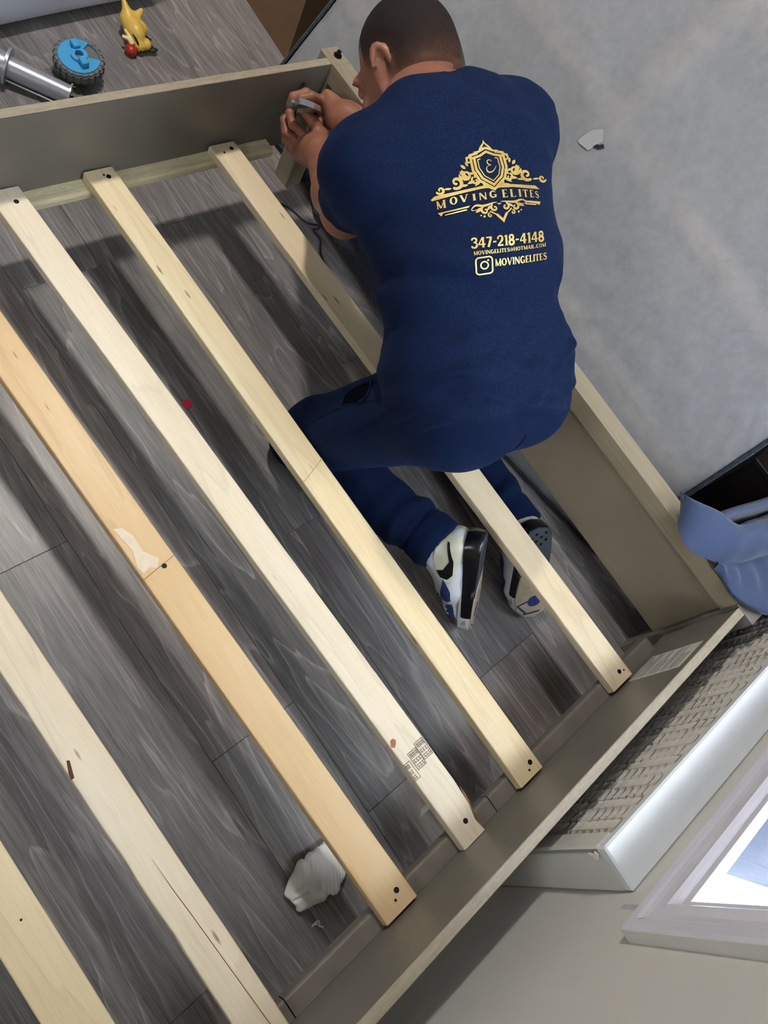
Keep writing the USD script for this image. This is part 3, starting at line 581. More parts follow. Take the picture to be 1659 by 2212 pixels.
[part('screw', cyl(B + ax * .002 + sd * a * .014 + nn * b * .014, B + ax * .007 + sd * a * .014 + nn * b * .014, .0028, 8), STEELD, tb) for a in (-1, 1) for b in (-1, 1)]
gd = thing('toy_disc', 'round grey toy disc with a bright blue top and green base', 'toy')
GP, BP, GRN = plain('grey_plastic', S(104, 106, 110), .45), plain('blue_plastic', S(64, 160, 214), .4), plain('green_plastic', S(96, 118, 30), .5)
gc = np.array([-.316, 1.817, 0]); gt = unit([-.12, -.10, 1]); gx = unit(np.cross([0, 1, 0], gt)); gy = np.cross(gt, gx); gO = gc + np.array([0, 0, .034])
ring_ = sg.Point(0, 0).buffer(.053, 24)
for k in range(22):
    a = k * 2 * math.pi / 22; ring_ = ring_.union(affinity.rotate(affinity.translate(sg.box(-.0045, -.002, .0045, .0035), 0, .0525), math.degrees(a), origin=(0, 0)))
part('disc', extrude(ring_, .018, gO, gx, gy, gt), GP, gd)
part('rim', extrude(sg.Point(0, 0).buffer(.051, 24).difference(sg.Point(0, 0).buffer(.044, 24)), .003, gO + gt * .018, gx, gy, gt), GP, gd)
for k in range(22):
    a = k * 2 * math.pi / 22 + .14; part('rim_tooth', frame_box(gO + gt * .018, np.array(gx) * math.cos(a) + gy * math.sin(a), -gx * math.sin(a) + gy * math.cos(a), gt, ((.0455, .0535), (-.0035, .0035), (0, .0048)), .0008), GP, gd)
bl = sg.Point(0, 0).buffer(.045, 24).difference(sg.Polygon([(.012, -.006), (.05, -.03), (.05, .034), (.016, .012), (.022, .004)])).difference(sg.Point(0, 0).buffer(.009, 16))
blue = part('top_plate', extrude(bl, .005, gO + gt * .0185, gx, gy, gt), BP, gd, label='bright blue plate')
hub = sg.Point(0, 0).buffer(.018, 20).difference(sg.Point(0, 0).buffer(.0095, 16))
part('hub', extrude(hub, .006, gO + gt * .0235, gx, gy, gt), BP, blue)
part('clip', frame_box(gO + gt * .0295, gx, gy, gt, ((-.010, .006), (-.034, -.012), (-.004, .009)), .0015), BP, blue)
part('clip', frame_box(gO + gt * .0295, gx, gy, gt, ((-.004, .012), (.013, .034), (-.005, .008)), .0015), BP, blue)
part('base', cyl(gc + np.array([-.004, .004, 0]), gc + np.array([0, 0, .036]), .034, 28), GRN, gd, smooth=40, label='green round base')
# small plain toy figure
yt = thing('toy_figure', 'small yellow plastic toy with red and cream pieces on the floor behind the far rail', 'toy')
YE, RD_, CRM, DGR = plain('yellow_plastic', S(222, 182, 84), .4), plain('red_plastic', S(168, 40, 26), .35), plain('cream_plastic', S(240, 216, 160), .45), plain('dark_green_plastic', S(28, 48, 30), .6)
F2 = Field((-.19, 1.82, -.005), (-.06, 1.97, .1), .0025)
yb = np.array([-.128, 1.893, .0])
F2.ell(yb + [0, 0, .034], (.022, .034, .026), k=.01).ell(yb + [.002, .03, .042], (.022, .018, .02), k=.012).ell(yb + [.022, .008, .03], (.018, .02, .018), k=.008)
F2.cone(yb + [.0, .036, .055], .011, yb + [.0, .052, .068], .006, .008).cone(yb + [.022, .026, .05], .01, yb + [.036, .032, .058], .006, .008).ell(yb + [.016, -.03, .022], (.013, .016, .013), k=.005).ell(yb + [-.002, -.03, .02], (.014, .016, .014), k=.008)
V, Fc = F2.mesh(2); part('body', (V, Fc), YE, yt, smooth=True)
part('ball', ellipsoid(yb + [-.026, -.034, .013], (.014, .016, .013)), RD_, yt, smooth=True, label='red ball shaped piece')
part('fork', cat_([tube([yb + [-.018, -.028, .022], yb + [-.026, -.016, .03], yb + [-.036, -.008, .03]], [.006, .005, .004], 8), tube([yb + [-.02, -.03, .024], yb + [-.02, -.01, .034], yb + [-.022, .004, .036]], [.006, .005, .004], 8)]), CRM, yt, smooth=True, label='cream forked piece')
part('strap', cat_([tube(spline([yb + [-.016, -.006, .045], yb + [-.012, -.03, .036], yb + [-.004, -.044, .014]], 8), .0025, 6), tube(spline([yb + [.004, -.044, .02], yb + [.006, -.024, .036], yb + [.03, -.03, .03]], 8), .0025, 6)]), BLACK, yt)
leafs = [ellipsoid(yb + [.026 + .006 * math.cos(k * 1.9), -.012 + .011 * k - .03, .012 + .004 * (k % 2)], (.012, .007, .005), Ro.from_euler('z', k * 40, degrees=True).as_matrix(), 2) for k in range(6)]
part('leaf_base', cat_(leafs), DGR, yt, smooth=True, label='dark green leafy base')
# red bit, scraps, lint
fl = sg.Point(0, 0).buffer(.0034)
for k in range(5): fl = fl.union(affinity.translate(sg.Point(0, 0).buffer(.0038), .0068 * math.cos(k * 1.257), .0068 * math.sin(k * 1.257)))
fl = fl.difference(sg.Point(0, 0).buffer(.0012))
part('red_flower_bit', extrude(fl, .0016, (-.5612, .969, .0003)), plain('red_bit', S(236, 40, 76), .5), label='tiny red flower-shaped plastic bit on the dark floor', cat='plastic bit')
# sock
F3 = Field((-.95, .03, -.004), (-.78, .16, .07), .0018)
so = np.array([-.868, .088, 0])
F3.ell(so + [.020, .002, .020], (.036, .036, .020), k=.010).ell(so + [.046, .010, .016], (.022, .028, .016), k=.008).cone(so + [.004, .032, .026], .010, so + [.008, -.030, .022], .012, .006)
F3.ell(so + [-.032, .000, .013], (.028, .028, .0125), k=.005).cone(so + [-.014, .030, .018], .011, so + [-.056, .010, .009], .007, .006).cone(so + [-.012, -.028, .012], .011, so + [-.052, -.020, .008], .007, .006).cone(so + [-.014, .026, .026], .006, so + [-.030, -.004, .024], .006, .004)
F3.cone(so + [-.012, .036, .034], .0045, so + [-.010, -.036, .030], .0050, .004, 'd').cone(so + [-.020, .018, .032], .003, so + [-.026, .0, .028], .0035, .004, 'd').cone(so + [-.026, .0, .028], .0035, so + [-.046, .004, .021], .003, .004, 'd').cone(so + [-.034, -.010, .027], .0028, so + [-.054, -.004, .018], .0025, .004, 'd')
F3.cone(so + [.028, .036, .034], .003, so + [.024, -.004, .043], .0025, .006, 'd').cone(so + [.042, .034, .03], .003, so + [.044, .012, .036], .0025, .006, 'd')
V, Fc = F3.mesh(2); N = vnormals(V, Fc); V = V + N * (.0007 * np.sin((V[:, :1] - .5 * V[:, 1:2]) * 900) * (V[:, :1] > so[0] - .01) + .002 * (meshkit.noise(V * 60, 2) - .5)[:, None]); V[:, 2] = np.maximum(V[:, 2], .0004)
COT = plain('white_cotton', S(250, 249, 244), .9, var=.04, vscale=30., bump=.0005, bscale=900., sheen=.2)
sk = thing('sock', 'crumpled white sock on the floor under the orange toned slat', 'sock')
part('sock_knit', (V, Fc), COT, sk, smooth=True)
part('patch', ellipsoid(so + [.05, .008, .033], (.014, .012, .008), sub=2), plain('grey_green_patch', S(150, 158, 146), .9), sk, smooth=True, label='grey green heel patch')
sc_ = sg.LineString([(-.009, -.004), (-.002, .004), (.002, .004), (.003, -.003), (.010, -.004)]).buffer(.0014).union(sg.Polygon([(-.008, -.003), (-.002, .003), (.001, -.002)]))
part('paper_scrap', extrude(sc_, .0008, (-.909, .026, .0004), unit([.7, -.7, 0]), unit([.7, .7, 0])), plain('scrap_white', S(225, 222, 214), .7), label='small white curled scrap near the crumpled sock', cat='scrap')
part('paint_flake', extrude(sg.Polygon([(0, 0), (.07, .0), (.085, .014), (.05, .012), (.01, .010)]), .0009, (-.648, .0365, .0004), (1, 0, 0), (0, 1, 0)), plain('grey_flake', S(176, 176, 176), .7), label='pale grey strip on the floor beside the near support strip', cat='scrap')
for (x, y, r_, g_) in ((-.615, .92, .0014, 'dark'), (-.36, .8, .0012, 'dark')):
    pass
# cable
cp = spline([(-.075, 1.36, .004), (-.04, 1.345, .003), (-.02, 1.30, .003), (-.008, 1.275, .004), (.004, 1.262, .009), (-.004, 1.25, .012), (-.012, 1.258, .006), (-.01, 1.24, .004), (-.03, 1.2, .003), (-.045, 1.15, .003), (-.06, 1.10, .003)], 70)
part('cable', tube(cp, .0019, 8), plain('black_rubber', S(16, 16, 17), .5), label='thin black cable on the floor near the far bed corner', cat='cable', smooth=True)
# ------------------------------------------------------------------ the kneeling man
V3 = lambda *a: np.array(a, float)
pel, hipL, hipR = V3(-.306, .606, .436), V3(-.386, .606, .450), V3(-.228, .590, .432)
toeL_, heelL_, toeR_, heelR_ = V3(-.316, .2605, .022), V3(-.322, .398, .240), V3(-.172, .190, .018), V3(-.146, .350, .184)
def shoe_axes(toe, heel, roll):
    c = unit(CAM - (toe + heel) / 2); e = unit(toe - heel); m = -unit(np.cross(e, c)); cp = unit(c - e * (c @ e)); m = unit(m * math.cos(roll) + cp * math.sin(roll))
    return e, m, np.linalg.norm(toe - heel) / .285
def in_shoe(toe, heel, roll, x, z):
    e, m, k = shoe_axes(toe, heel, roll); return heel + e * x * k - m * z * max(k, .95)
ROLL_L, ROLL_R = .12, .98
kneL, kneR = V3(-.427, .778, .062), V3(-.085, .772, .066)
ankL, ankR = in_shoe(toeL_, heelL_, ROLL_L, .052, .092), in_shoe(toeR_, heelR_, ROLL_R, .052, .092)
mid, nck, hdc = V3(-.268, .775, .562), V3(-.206, 1.004, .638), V3(-.137, 1.132, .592)
shL, shR, elL, elR = V3(-.385, .945, .612), V3(-.062, .936, .632), V3(-.272, 1.027, .400), V3(.018, 1.03, .412)
wrL, wrR = V3(-.140, 1.231, .303), V3(-.060, 1.266, .352)
lat = unit(hipR - hipL + .5 * (shR - shL)); spine = unit(nck - pel); dors = unit(np.cross(lat, spine))
up_h = unit(V3(.05, .86, .40)); fac_h = unit(V3(-.03, .42, -.90)); fac_h = unit(fac_h - up_h * (fac_h @ up_h)); lef_h = np.cross(up_h, fac_h)
HA = np.array([lef_h, fac_h, up_h])
def H(l, f, u): return hdc + np.array([l, f, u]) @ HA

def head_prims(F, g=0.):
    F.ell(H(0, -.010, .030), (.072 + g, .092 + g, .082 + g), HA, .02)
    F.ell(H(0, -.030, .005), (.065 + g, .068 + g, .076 + g), HA, .02)
    F.ell(H(0, .035, -.035), (.060 + g, .057 + g, .072 + g), HA, .03)
    F.ell(H(0, .058, -.078), (.046 + g, .040 + g, .034 + g), HA, .025)
    F.ell(H(0, .078, .018), (.056 + g, .020 + g, .017 + g), HA, .012)
def torso(F, g, k=.05):
    F.cone(hipL - .0 * spine, .088 + g, hipR - .0 * spine, .088 + g, k)
    F.cone(pel, .104 + g, mid, .106 + g, k, u=lat, su=1.30)
    F.cone(mid, .106 + g, nck - .09 * spine, .104 + g, k, u=lat, su=1.45)
    F.cone(shL * .86 + shR * .14 - .03 * spine, .066 + g, shR * .86 + shL * .14 - .03 * spine, .066 + g, k)
    F.cone(nck - .02 * spine - .018 * dors, .058 + g, shL * .75 + nck * .25, .044 + g, k)
    F.cone(nck - .02 * spine - .016 * dors, .060 + g, shR * .75 + nck * .25, .050 + g, k)
    F.ell(mid * .4 + nck * .6 + .038 * dors + .06 * lat, (.085 + g, .12 + g, .055 + g), np.array([lat, spine, dors]), .05)
    F.ell(mid * .4 + nck * .6 + .038 * dors - .06 * lat, (.085 + g, .12 + g, .055 + g), np.array([lat, spine, dors]), .05)
    F.ell(shL, (.063 + g, .068 + g, .062 + g), np.array([lat, spine, dors]), .04); F.ell(shR, (.063 + g, .068 + g, .062 + g), np.array([lat, spine, dors]), .04)
def finger(F, pts, r0=.0092, r1=.0072, k=.004):
    n = len(pts); F.chain([np.array(p, float) for p in pts], np.linspace(r0, r1, n), k)
# ---- body: one continuous skin surface
B_ = Field((-.56, .09, .0), (.13, 1.42, .82), .0034)
torso(B_, 0.)
for hp_, kn, an in ((hipL, kneL, ankL), (hipR, kneR, ankR)):
    B_.cone(hp_, .078, kn, .050, .04); B_.cone(kn, .050, kn * .6 + an * .4, .050, .02); B_.cone(kn * .6 + an * .4, .050, an, .029, .02)
for an, toe in ((ankL, in_shoe(toeL_, heelL_, ROLL_L, .15, .040)), (ankR, in_shoe(toeR_, heelR_, ROLL_R, .15, .040))): B_.cone(an, .030, toe, .016, .015)
for sh_, el, wr in ((shL, elL, wrL), (shR, elR, wrR)):
    B_.cone(sh_, .052, el, .041, .03); fm = el * .68 + wr * .32; B_.cone(el, .041, fm, .044, .02); B_.cone(fm, .044, wr, .0275, .02)
# hands
kn_ = [V3(-.100, 1.300, .318), V3(-.093, 1.318, .303)]
# right hand: holds the tool, index on top, thumb below
R_mcp = [V3(-.060, 1.330, .331), V3(-.050, 1.342, .316), V3(-.043, 1.346, .300), V3(-.040, 1.344, .285)]
for i, q in enumerate(R_mcp): B_.cone(wrR + V3(.004 - .004 * i, .002 * i, .004 - .006 * i), .0215, q, .0125, .016)
B_.ell(wrR * .45 + R_mcp[1] * .55 + V3(.004, -.006, -.004), (.026, .030, .018), np.array([unit(np.cross(R_mcp[1] - wrR, R_mcp[3] - R_mcp[0])), unit(R_mcp[1] - wrR), unit(R_mcp[3] - R_mcp[0])])[[2, 1, 0]], .012)
finger(B_, [R_mcp[0], V3(-.098, 1.338, .344), V3(-.117, 1.347, .335), V3(-.122, 1.356, .318)])
finger(B_, [R_mcp[1], V3(-.095, 1.358, .334), V3(-.120, 1.366, .322), V3(-.126, 1.362, .302)], .0096)
finger(B_, [R_mcp[2], V3(-.088, 1.366, .312), V3(-.112, 1.369, .303), V3(-.116, 1.364, .286)])
finger(B_, [R_mcp[3], V3(-.074, 1.364, .290), V3(-.094, 1.368, .282), V3(-.100, 1.364, .268)], .0082, .0066)
finger(B_, [wrR + V3(-.002, .014, -.020), V3(-.042, 1.312, .292), V3(-.080, 1.312, .294), V3(-.106, 1.318, .300)], .0135, .0085, .008)
B_.cone(wrR + V3(0, .012, -.018), .018, V3(-.044, 1.316, .288), .014, .012)
# left hand: half-closed, back of the hand up, thumb on top
L_mcp = [V3(-0.120, 1.292, .284), V3(-0.126, 1.298, .264), V3(-0.124, 1.296, .245), V3(-0.116, 1.290, .229)]
for i, q in enumerate(L_mcp): B_.cone(wrL + V3(-.002, .004, .008 - .007 * i), .0215, q, .0125, .016)
finger(B_, [L_mcp[0], V3(-0.140, 1.324, .292), V3(-0.136, 1.346, .302), V3(-0.120, 1.354, .308)])
finger(B_, [L_mcp[1], V3(-0.144, 1.330, .268), V3(-0.136, 1.354, .277), V3(-0.116, 1.358, .284)], .0096)
finger(B_, [L_mcp[2], V3(-0.139, 1.328, .247), V3(-0.129, 1.352, .255), V3(-0.108, 1.356, .263)])
finger(B_, [L_mcp[3], V3(-0.128, 1.320, .232), V3(-0.116, 1.342, .238), V3(-0.098, 1.346, .247)], .0082, .0066)
finger(B_, [wrL + V3(.012, .010, .010), V3(-0.098, 1.276, .302), V3(-0.110, 1.302, .316), V3(-0.122, 1.326, .322)], .014, .0085, .008)
B_.cone(wrL + V3(.008, .012, .006), .019, V3(-0.104, 1.282, .296), .014, .012)
# neck and head
B_.cone(H(0, -.035, -.035), .060, nck - .02 * dors, .062, .035, u=lef_h, su=1.06)
B_.cone(H(0, .01, -.055), .052, nck - .05 * dors, .056, .03)
head_prims(B_)
B_.cone(H(0, .096, .004), .010, H(0, .108, -.034), .0125, .012); B_.ell(H(.013, .104, -.036), (.010, .010, .008), HA, .008); B_.ell(H(-.013, .104, -.036), (.010, .010, .008), HA, .008)
for s in (-1, 1): B_.ell(H(s * .032, .094, .0), (.017, .014, .011), HA, .012, 'd'); B_.ell(H(s * .032, .083, .0), (.0135, .0125, .0125), HA, .003); B_.ell(H(s * .045, .06, -.035), (.02, .02, .018), HA, .02)
B_.cone(H(-.02, .092, -.066), .006, H(.02, .092, -.066), .006, .006); B_.cone(H(-.018, .092, -.075), .007, H(.018, .092, -.075), .007, .006); B_.cone(H(-.022, .102, -.070), .0018, H(.022, .102, -.070), .0018, .003, 'd')
B_.ell(H(0, .086, -.100), (.022, .018, .016), HA, .015)
for s in (-1, 1):   # ears
    E_ = np.array([unit(lef_h * s * .82 - fac_h * .55), unit(fac_h * .82 + lef_h * s * .55), up_h])
    B_.ell(H(s * .074, -.016, -.004), (.007, .019, .038), E_, .006)
    ec = H(s * .078, -.020, -.002); ring = [ec + E_[1] * .0175 * math.cos(a) * (1 if math.cos(a) < 0 else .75) + E_[2] * (.036 * math.sin(a)) + E_[0] * .004 for a in np.linspace(.25, 5.1, 14)]
    B_.chain(ring, [.0046] * 14, .004); B_.ell(ec + E_[2] * -.03 + E_[1] * .006, (.006, .009, .010), E_, .006)
    B_.ell(ec + E_[0] * .008 + E_[1] * .003 - E_[2] * .003, (.006, .008, .013), E_, .004, 'd'); B_.chain([ec + E_[0] * .007 + E_[2] * .012 - E_[1] * .004, ec + E_[0] * .006 + E_[2] * .02, ec + E_[0] * .007 + E_[2] * .012 + E_[1] * .008], [.0028] * 3, .003, 'd')
BV, BF = B_.mesh(2)
# creases at the nape
qh = (BV - hdc) @ HA.T; BN = vnormals(BV, BF); nape = (qh[:, 1] < .0) & (qh[:, 2] < .06) & (qh[:, 2] > -.17) & (np.abs(qh[:, 0]) < .085); dd = np.zeros(len(BV))
for u0, sl, l0, l1, wd, am in ((-.018, .10, -.07, .02, .0045, .0034), (-.046, -.05, -.06, .055, .005, .0042), (-.072, .04, -.055, .06, .005, .003), (-.070, -.75, .028, .082, .005, .005)):
    lc = qh[:, 0]; dd -= am * np.exp(-((qh[:, 2] - u0 - sl * (lc - (l0 if sl < -.5 else 0)) - .0015 * np.sin(lc * 90)) / wd) ** 2) * np.clip((lc - l0) / .015, 0, 1) * np.clip((l1 - lc) / .015, 0, 1)
    dd += .4 * am * np.exp(-((qh[:, 2] - u0 - sl * (lc - (l0 if sl < -.5 else 0)) - .011) / .007) ** 2) * np.clip((lc - l0) / .02, 0, 1) * np.clip((l1 - lc) / .02, 0, 1)
BV = BV + BN * (dd * nape)[:, None]
man = thing('person', 'man in navy T-shirt and trousers kneeling between the slats, bent over the far bed corner', 'person')
# skin: stubbly scalp tone comes with the hair shell, darker stubble on the nape
SKIN = M('skin', {'g': ('geometry', {}), 'n': ('noise_texture', {'scale': 22., 'detail': 4.}), 'n2': ('noise_texture', {'scale': 420., 'detail': 2.}), 'r': ('rgb_ramp', {'ramp': [(.3, S(138, 90, 71)), (.5, S(148, 99, 79)), (.72, S(158, 102, 83))]}),
                  'b': ('bump', {'strength': .5, 'distance': .0006}), 'p': ('principled_bsdf', {'roughness': .48, 'specular_ior_level': .4, 'subsurface_weight': .12, 'subsurface_scale': .006})},
         [('g.position', 'n.vector'), ('g.position', 'n2.vector'), ('n.fac', 'r.fac'), ('r.color', 'p.base_color'), ('n2.fac', 'b.height'), ('b.normal', 'p.normal')])
body = part('body', (BV, BF), SKIN, man, smooth=True, label='man\'s bare head, neck, arms and hands')
for s in (-1, 1):
    e = part('eye', ellipsoid(H(s * .032, .0845, .0), (.0122,) * 3, sub=3), plain('eye_white', S(228, 222, 214), .2), body)
    part('iris', ellipsoid(H(s * .032, .0935, -.001), (.0058, .0036, .0058), HA, 2), plain('iris_dark', S(50, 34, 24), .2), body)
# hair: a close-cropped shell fading out downwards
HF = Field(tuple(hdc - .16), tuple(hdc + .16), .0034); head_prims(HF, .0012)
HF.cone(H(0, -.035, -.035),   .0605, nck - .02 * dors, .0625, .035, u=lef_h, su=1.06)
hv, hf = HF.mesh(2); q = (hv - hdc) @ HA.T
line = np.where(q[:, 1] > .03, .052 + 1.2 * np.maximum(q[:, 1] - .06, 0), np.interp(q[:, 1], [-.12, -.06, -.02, .03], [-.088, -.070, -.014, .02]))
dens = np.clip((q[:, 2] - line) / np.interp(q[:, 1], [-.1, 0, .05], [.16, .085, .03]), 0, 1.2)
dens = np.where(dens > 0, np.minimum(1.2, dens * .95 + .20 * np.clip(dens / .10, 0, 1)), 0)
keep = (dens[hf] > .06).any(1); fk = hf[keep]; us, inv = np.unique(fk, return_inverse=True)
HAIR = M('cropped_hair', {'a': ('attribute', {'attribute': 'hair_cover'}), 'g': ('geometry', {}), 'n': ('noise_texture', {'scale': 900., 'detail': 2.}), 'n3': ('noise_texture', {'scale': 35., 'detail': 3.}), 'th': ('map_range', {'from_min': .3, 'from_max': .7, 'to_min': -.25, 'to_max': .25}), 'ad': ('math', {'math_type': 'add'}),
                          'cl': ('map_range', {'from_min': .12, 'from_max': .95, 'to_min': 0., 'to_max': .97, 'clamp': True}), 'lo': ('math', {'math_type': 'multiply'}), 'st': ('map_range', {'from_min': 0., 'from_max': .12, 'clamp': True}), 'b': ('bump', {'strength': 1., 'distance': .0015}),
                          'p': ('principled_bsdf', {'base_color': S(34, 27, 24), 'roughness': .7, 'specular_ior_level': .25}), 't': ('transparent_bsdf', {'color': (1, 1, 1)}), 'x': ('mix_closure', {})},
         [('g.position', 'n.vector'), ('g.position', 'n3.vector'), ('n.fac', 'th.value'), ('a.fac', 'ad.value1'), ('th.result', 'ad.value2'), ('ad.value', 'cl.value'), ('a.fac', 'st.value'), ('cl.result', 'lo.value1'), ('st.result', 'lo.value2'), ('n.fac', 'b.height'), ('b.normal', 'p.normal'), ('lo.value', 'x.fac'), ('t.BSDF', 'x.closure1'), ('p.BSDF', 'x.closure2')], surface='x.closure')
hr = part('hair', (hv[us], inv.reshape(fk.shape)), HAIR, man, smooth=True, label='dark close-cropped hair fading at the sides')
UsdGeom.PrimvarsAPI(UsdGeom.Mesh(hr)).CreatePrimvar('hair_cover', Sdf.ValueTypeNames.FloatArray, 'vertex').Set(dens[us].astype(float).tolist())
for s in (-1, 1): part('eyebrow', tube(spline([H(s * .014, .103, .016), H(s * .032, .100, .021), H(s * .050, .086, .017)], 8), [.002, .003, .0032, .0032, .003, .0028, .0024, .0015], 6), plain('brow_hair', S(34, 27, 24), .8), hr)

# ---- T-shirt
def cloth(name, F, fn, mat_, parent, label, smooth=2):
    V, Fc = F.mesh(smooth); N = vnormals(V, Fc); V = V + N * fn(V, N)[:, None]; return (V, Fc), part(name, (V, Fc), mat_, parent, smooth=True, label=label)
T_ = Field((-.54, .44, .20), (.12, 1.16, .82), .0044)
torso(T_, .009)
T_.cone(hipL + .05 * spine + .01 * dors, .100, hipR + .05 * spine + .01 * dors, .100, .05)
T_.ell(pel - .035 * spine + .02 * dors, (.142, .085, .106), np.array([lat, spine, dors]), .05)
for sh_, el in ((shL, elL), (shR, elR)):
    d = el - sh_; T_.cone(sh_, .062, sh_ + d * .80, .058, .035)
    n = unit(d); lim = float((sh_ + d * .60) @ n); c0 = el + .0
    def half(p, n=n, lim=lim, c0=c0): return np.maximum(lim - p @ n.astype(np.float32), np.sqrt(((p - c0.astype(np.float32)) ** 2).sum(-1)) - .13)
    T_.put(half, c0 - .13, c0 + .13, .003, 'd'); T_.cone(sh_ + d * .54, .0475, sh_ + d * .85, .054, .003, 'd')
hemn = unit(-spine * .93 + dors * .22 - lat * .10); hemd = float((pel - .074 * spine) @ hemn)
T_.cut(hemn, hemd)
# open round the neck
T_.cone(nck + .012 * spine + .0 * dors, .069, H(0, -.01, -.02), .085, .004, 'd', u=lat, su=1.05)
lt, sp3, do3 = lat, spine, dors
def shirt_fn(V, N):
    a, b, c = (V - pel) @ lat, (V - pel) @ spine, (V - pel) @ dors
    low = np.exp(-((b + .02) / .13) ** 2); back = np.clip(N @ dors, 0, 1)
    w = meshkit.noise(np.stack([a * 7, b * 34 + a * 9 + 2 * meshkit.noise(np.stack([a * 9, b * 6, c * 6], -1), 3), c * 7], -1), 7) - .5
    w2 = meshkit.noise(np.stack([a * 16, b * 70 - a * 30, c * 12], -1), 12) - .5
    d = w * (.005 + .016 * low + .008 * np.clip(-a / .15, 0, 1)) + w2 * (.002 + .006 * low)
    for (p0, p1, wd, am) in FOLDS:
        ab = p1 - p0; t = np.clip(((V - p0) @ ab) / (ab @ ab), 0, 1); dist = np.linalg.norm(V - p0 - t[:, None] * ab, axis=1)
        d += 1.6 * am * np.exp(-(dist / wd) ** 2) * np.sin(np.pi * np.clip(t * .94 + .03, 0, 1)) ** .6
    return d + .0012 * np.exp(-(((V @ hemn) - hemd + .022) / .0025) ** 2) * -1
def sp(a, b, c=.12): return pel + a * lat + b * spine + c * dors
FOLDS = [(sp(-.18, .03), sp(-.02, -.03), .009, .008), (sp(-.18, .07), sp(.03, .02), .010, .007), (sp(-.17, .0), sp(-.08, -.06), .008, .007), (sp(-.18, .12), sp(-.05, .09), .012, .006), (sp(-.19, .22, .06), sp(-.04, .27, .13), .012, .004), (sp(-.19, .30, .06), sp(-.02, .34, .14), .012, .004),
         (sp(.17, .06), sp(.08, .02), .009, .007), (sp(.18, .10), sp(.10, .09), .009, .006), (sp(-.1, -.02), sp(.08, -.05), .012, .005), (sp(-.15, .16, .1), sp(.04, .15, .13), .012, .004), (sp(-.20, .42, .05), sp(-.06, .44, .13), .014, -.004)]
NAVY = M('navy_heather', {'g': ('geometry', {}), 'm': ('mapping', {'scale': (150., 900., 900.)}), 'n': ('noise_texture', {'scale': 1., 'detail': 2.}), 'r': ('rgb_ramp', {'ramp': [(.3, S(9, 19, 42)), (.55, S(13, 27, 57)), (.75, S(24, 41, 78))]}),
                          'm2': ('mapping', {'scale': (1., 1., 1.)}), 'b': ('bump', {'strength': .4, 'distance': .0006}), 'p': ('principled_bsdf', {'roughness': .85, 'specular_ior_level': .12, 'sheen_weight': .08, 'sheen_tint': S(90, 120, 190)})},
         [('g.position', 'm.vector'), ('m.vector', 'n.vector'), ('n.fac', 'r.fac'), ('r.color', 'p.base_color'), ('n.fac', 'b.height'), ('b.normal', 'p.normal')])
(SV, SF), shirt = cloth('t_shirt', T_, shirt_fn, NAVY, man, 'navy short-sleeved T-shirt with gold print on the back')
SHIRT = trimesh.Trimesh(SV, SF, process=False)
# collar rib
cc = nck + .012 * spine - .008 * dors; ncd = unit(H(0, -.02, -.03) - nck); cu = unit(np.cross(lat, ncd)); loop = []
for a in np.linspace(0, 2 * math.pi, 49):
    loop.append(cc + .074 * (lat * math.cos(a) * 1.06 + cu * math.sin(a)))
loop = np.array(loop); near, _, _ = trimesh.proximity.closest_point(SHIRT, loop); loop = near * .75 + loop * .25
# ---- trousers
P_ = Field((-.56, .24, .0), (.10, .92, .62), .0046)
for s, hp_ in ((-1, hipL), (1, hipR)):
    P_.ell(hp_ - .028 * spine + .022 * dors - .008 * s * lat, (.076, .072, .078), np.array([lat, spine, dors]), .045)
P_.cone(hipL, .092, hipR, .092, .05); P_.cone(pel, .10, pel + .1 * spine, .10, .04, u=lat, su=1.35)
for hp_, kn, an in ((hipL, kneL, ankL), (hipR, kneR, ankR)):
    P_.cone(hp_, .095 if hp_ is hipL else .086, kn + (hp_ - kn) * .16, .071 if hp_ is hipL else .062, .045); P_.cone(kn + (hp_ - kn) * .16, .071 if hp_ is hipL else .062, kn, .058, .03)
    P_.cone(kn, .057, kn * .55 + an * .45, .060, .018); P_.cone(kn * .55 + an * .45, .060, an - (kn - an) * .05, .054, .02)
    n = unit(an - kn); lim = float((an - (kn - an) * .03) @ n); c0 = an + n * .09
    def half(p, n=n, lim=lim, c0=c0): return np.maximum(lim - p @ n.astype(np.float32), np.sqrt(((p - c0.astype(np.float32)) ** 2).sum(-1)) - .11)
    P_.put(half, c0 - .11, c0 + .11, .003, 'd'); P_.cone(an + (kn - an) * .08, .041, an - (kn - an) * .2, .047, .003, 'd')
P_.cut((0, 0, -1), -.002)
shinL, shinR, thL = unit(ankL - kneL), unit(ankR - kneR), unit(kneL - hipL)
def pants_fn(V, N):
    d = .004 * (meshkit.fbm(V * 16, 2, 5) - .5)
    for kn, an, sd in ((kneL, ankL, shinL), (kneR, ankR, shinR)):
        t = ((V - kn) @ sd) / np.linalg.norm(an - kn); rad = np.linalg.norm(V - kn - ((V - kn) @ sd)[:, None] * sd, axis=1)
        m = np.clip((t - .25) * 2.2, 0, 1) * (t < 1.1) * (rad < .09) * (V[:, 2] < .3)
        ang = V @ np.cross(sd, [0, 0, 1.]) * 26
        d += m * (.010 * (meshkit.noise(np.stack([t * 15 + .5 * np.sin(ang), ang * .22, 0 * t], -1), 3) - .5) * 2 * np.clip(t, .3, 1))
        d += .003 * np.exp(-((t - .87) / .012) ** 2) * (rad < .09) * -1
    for p0, p1, wd, am in PF:
        ab = p1 - p0; t = np.clip(((V - p0) @ ab) / (ab @ ab), 0, 1); dist = np.linalg.norm(V - p0 - t[:, None] * ab, axis=1); d += am * np.exp(-(dist / wd) ** 2)
    return d
ctr = (hipL + hipR) / 2
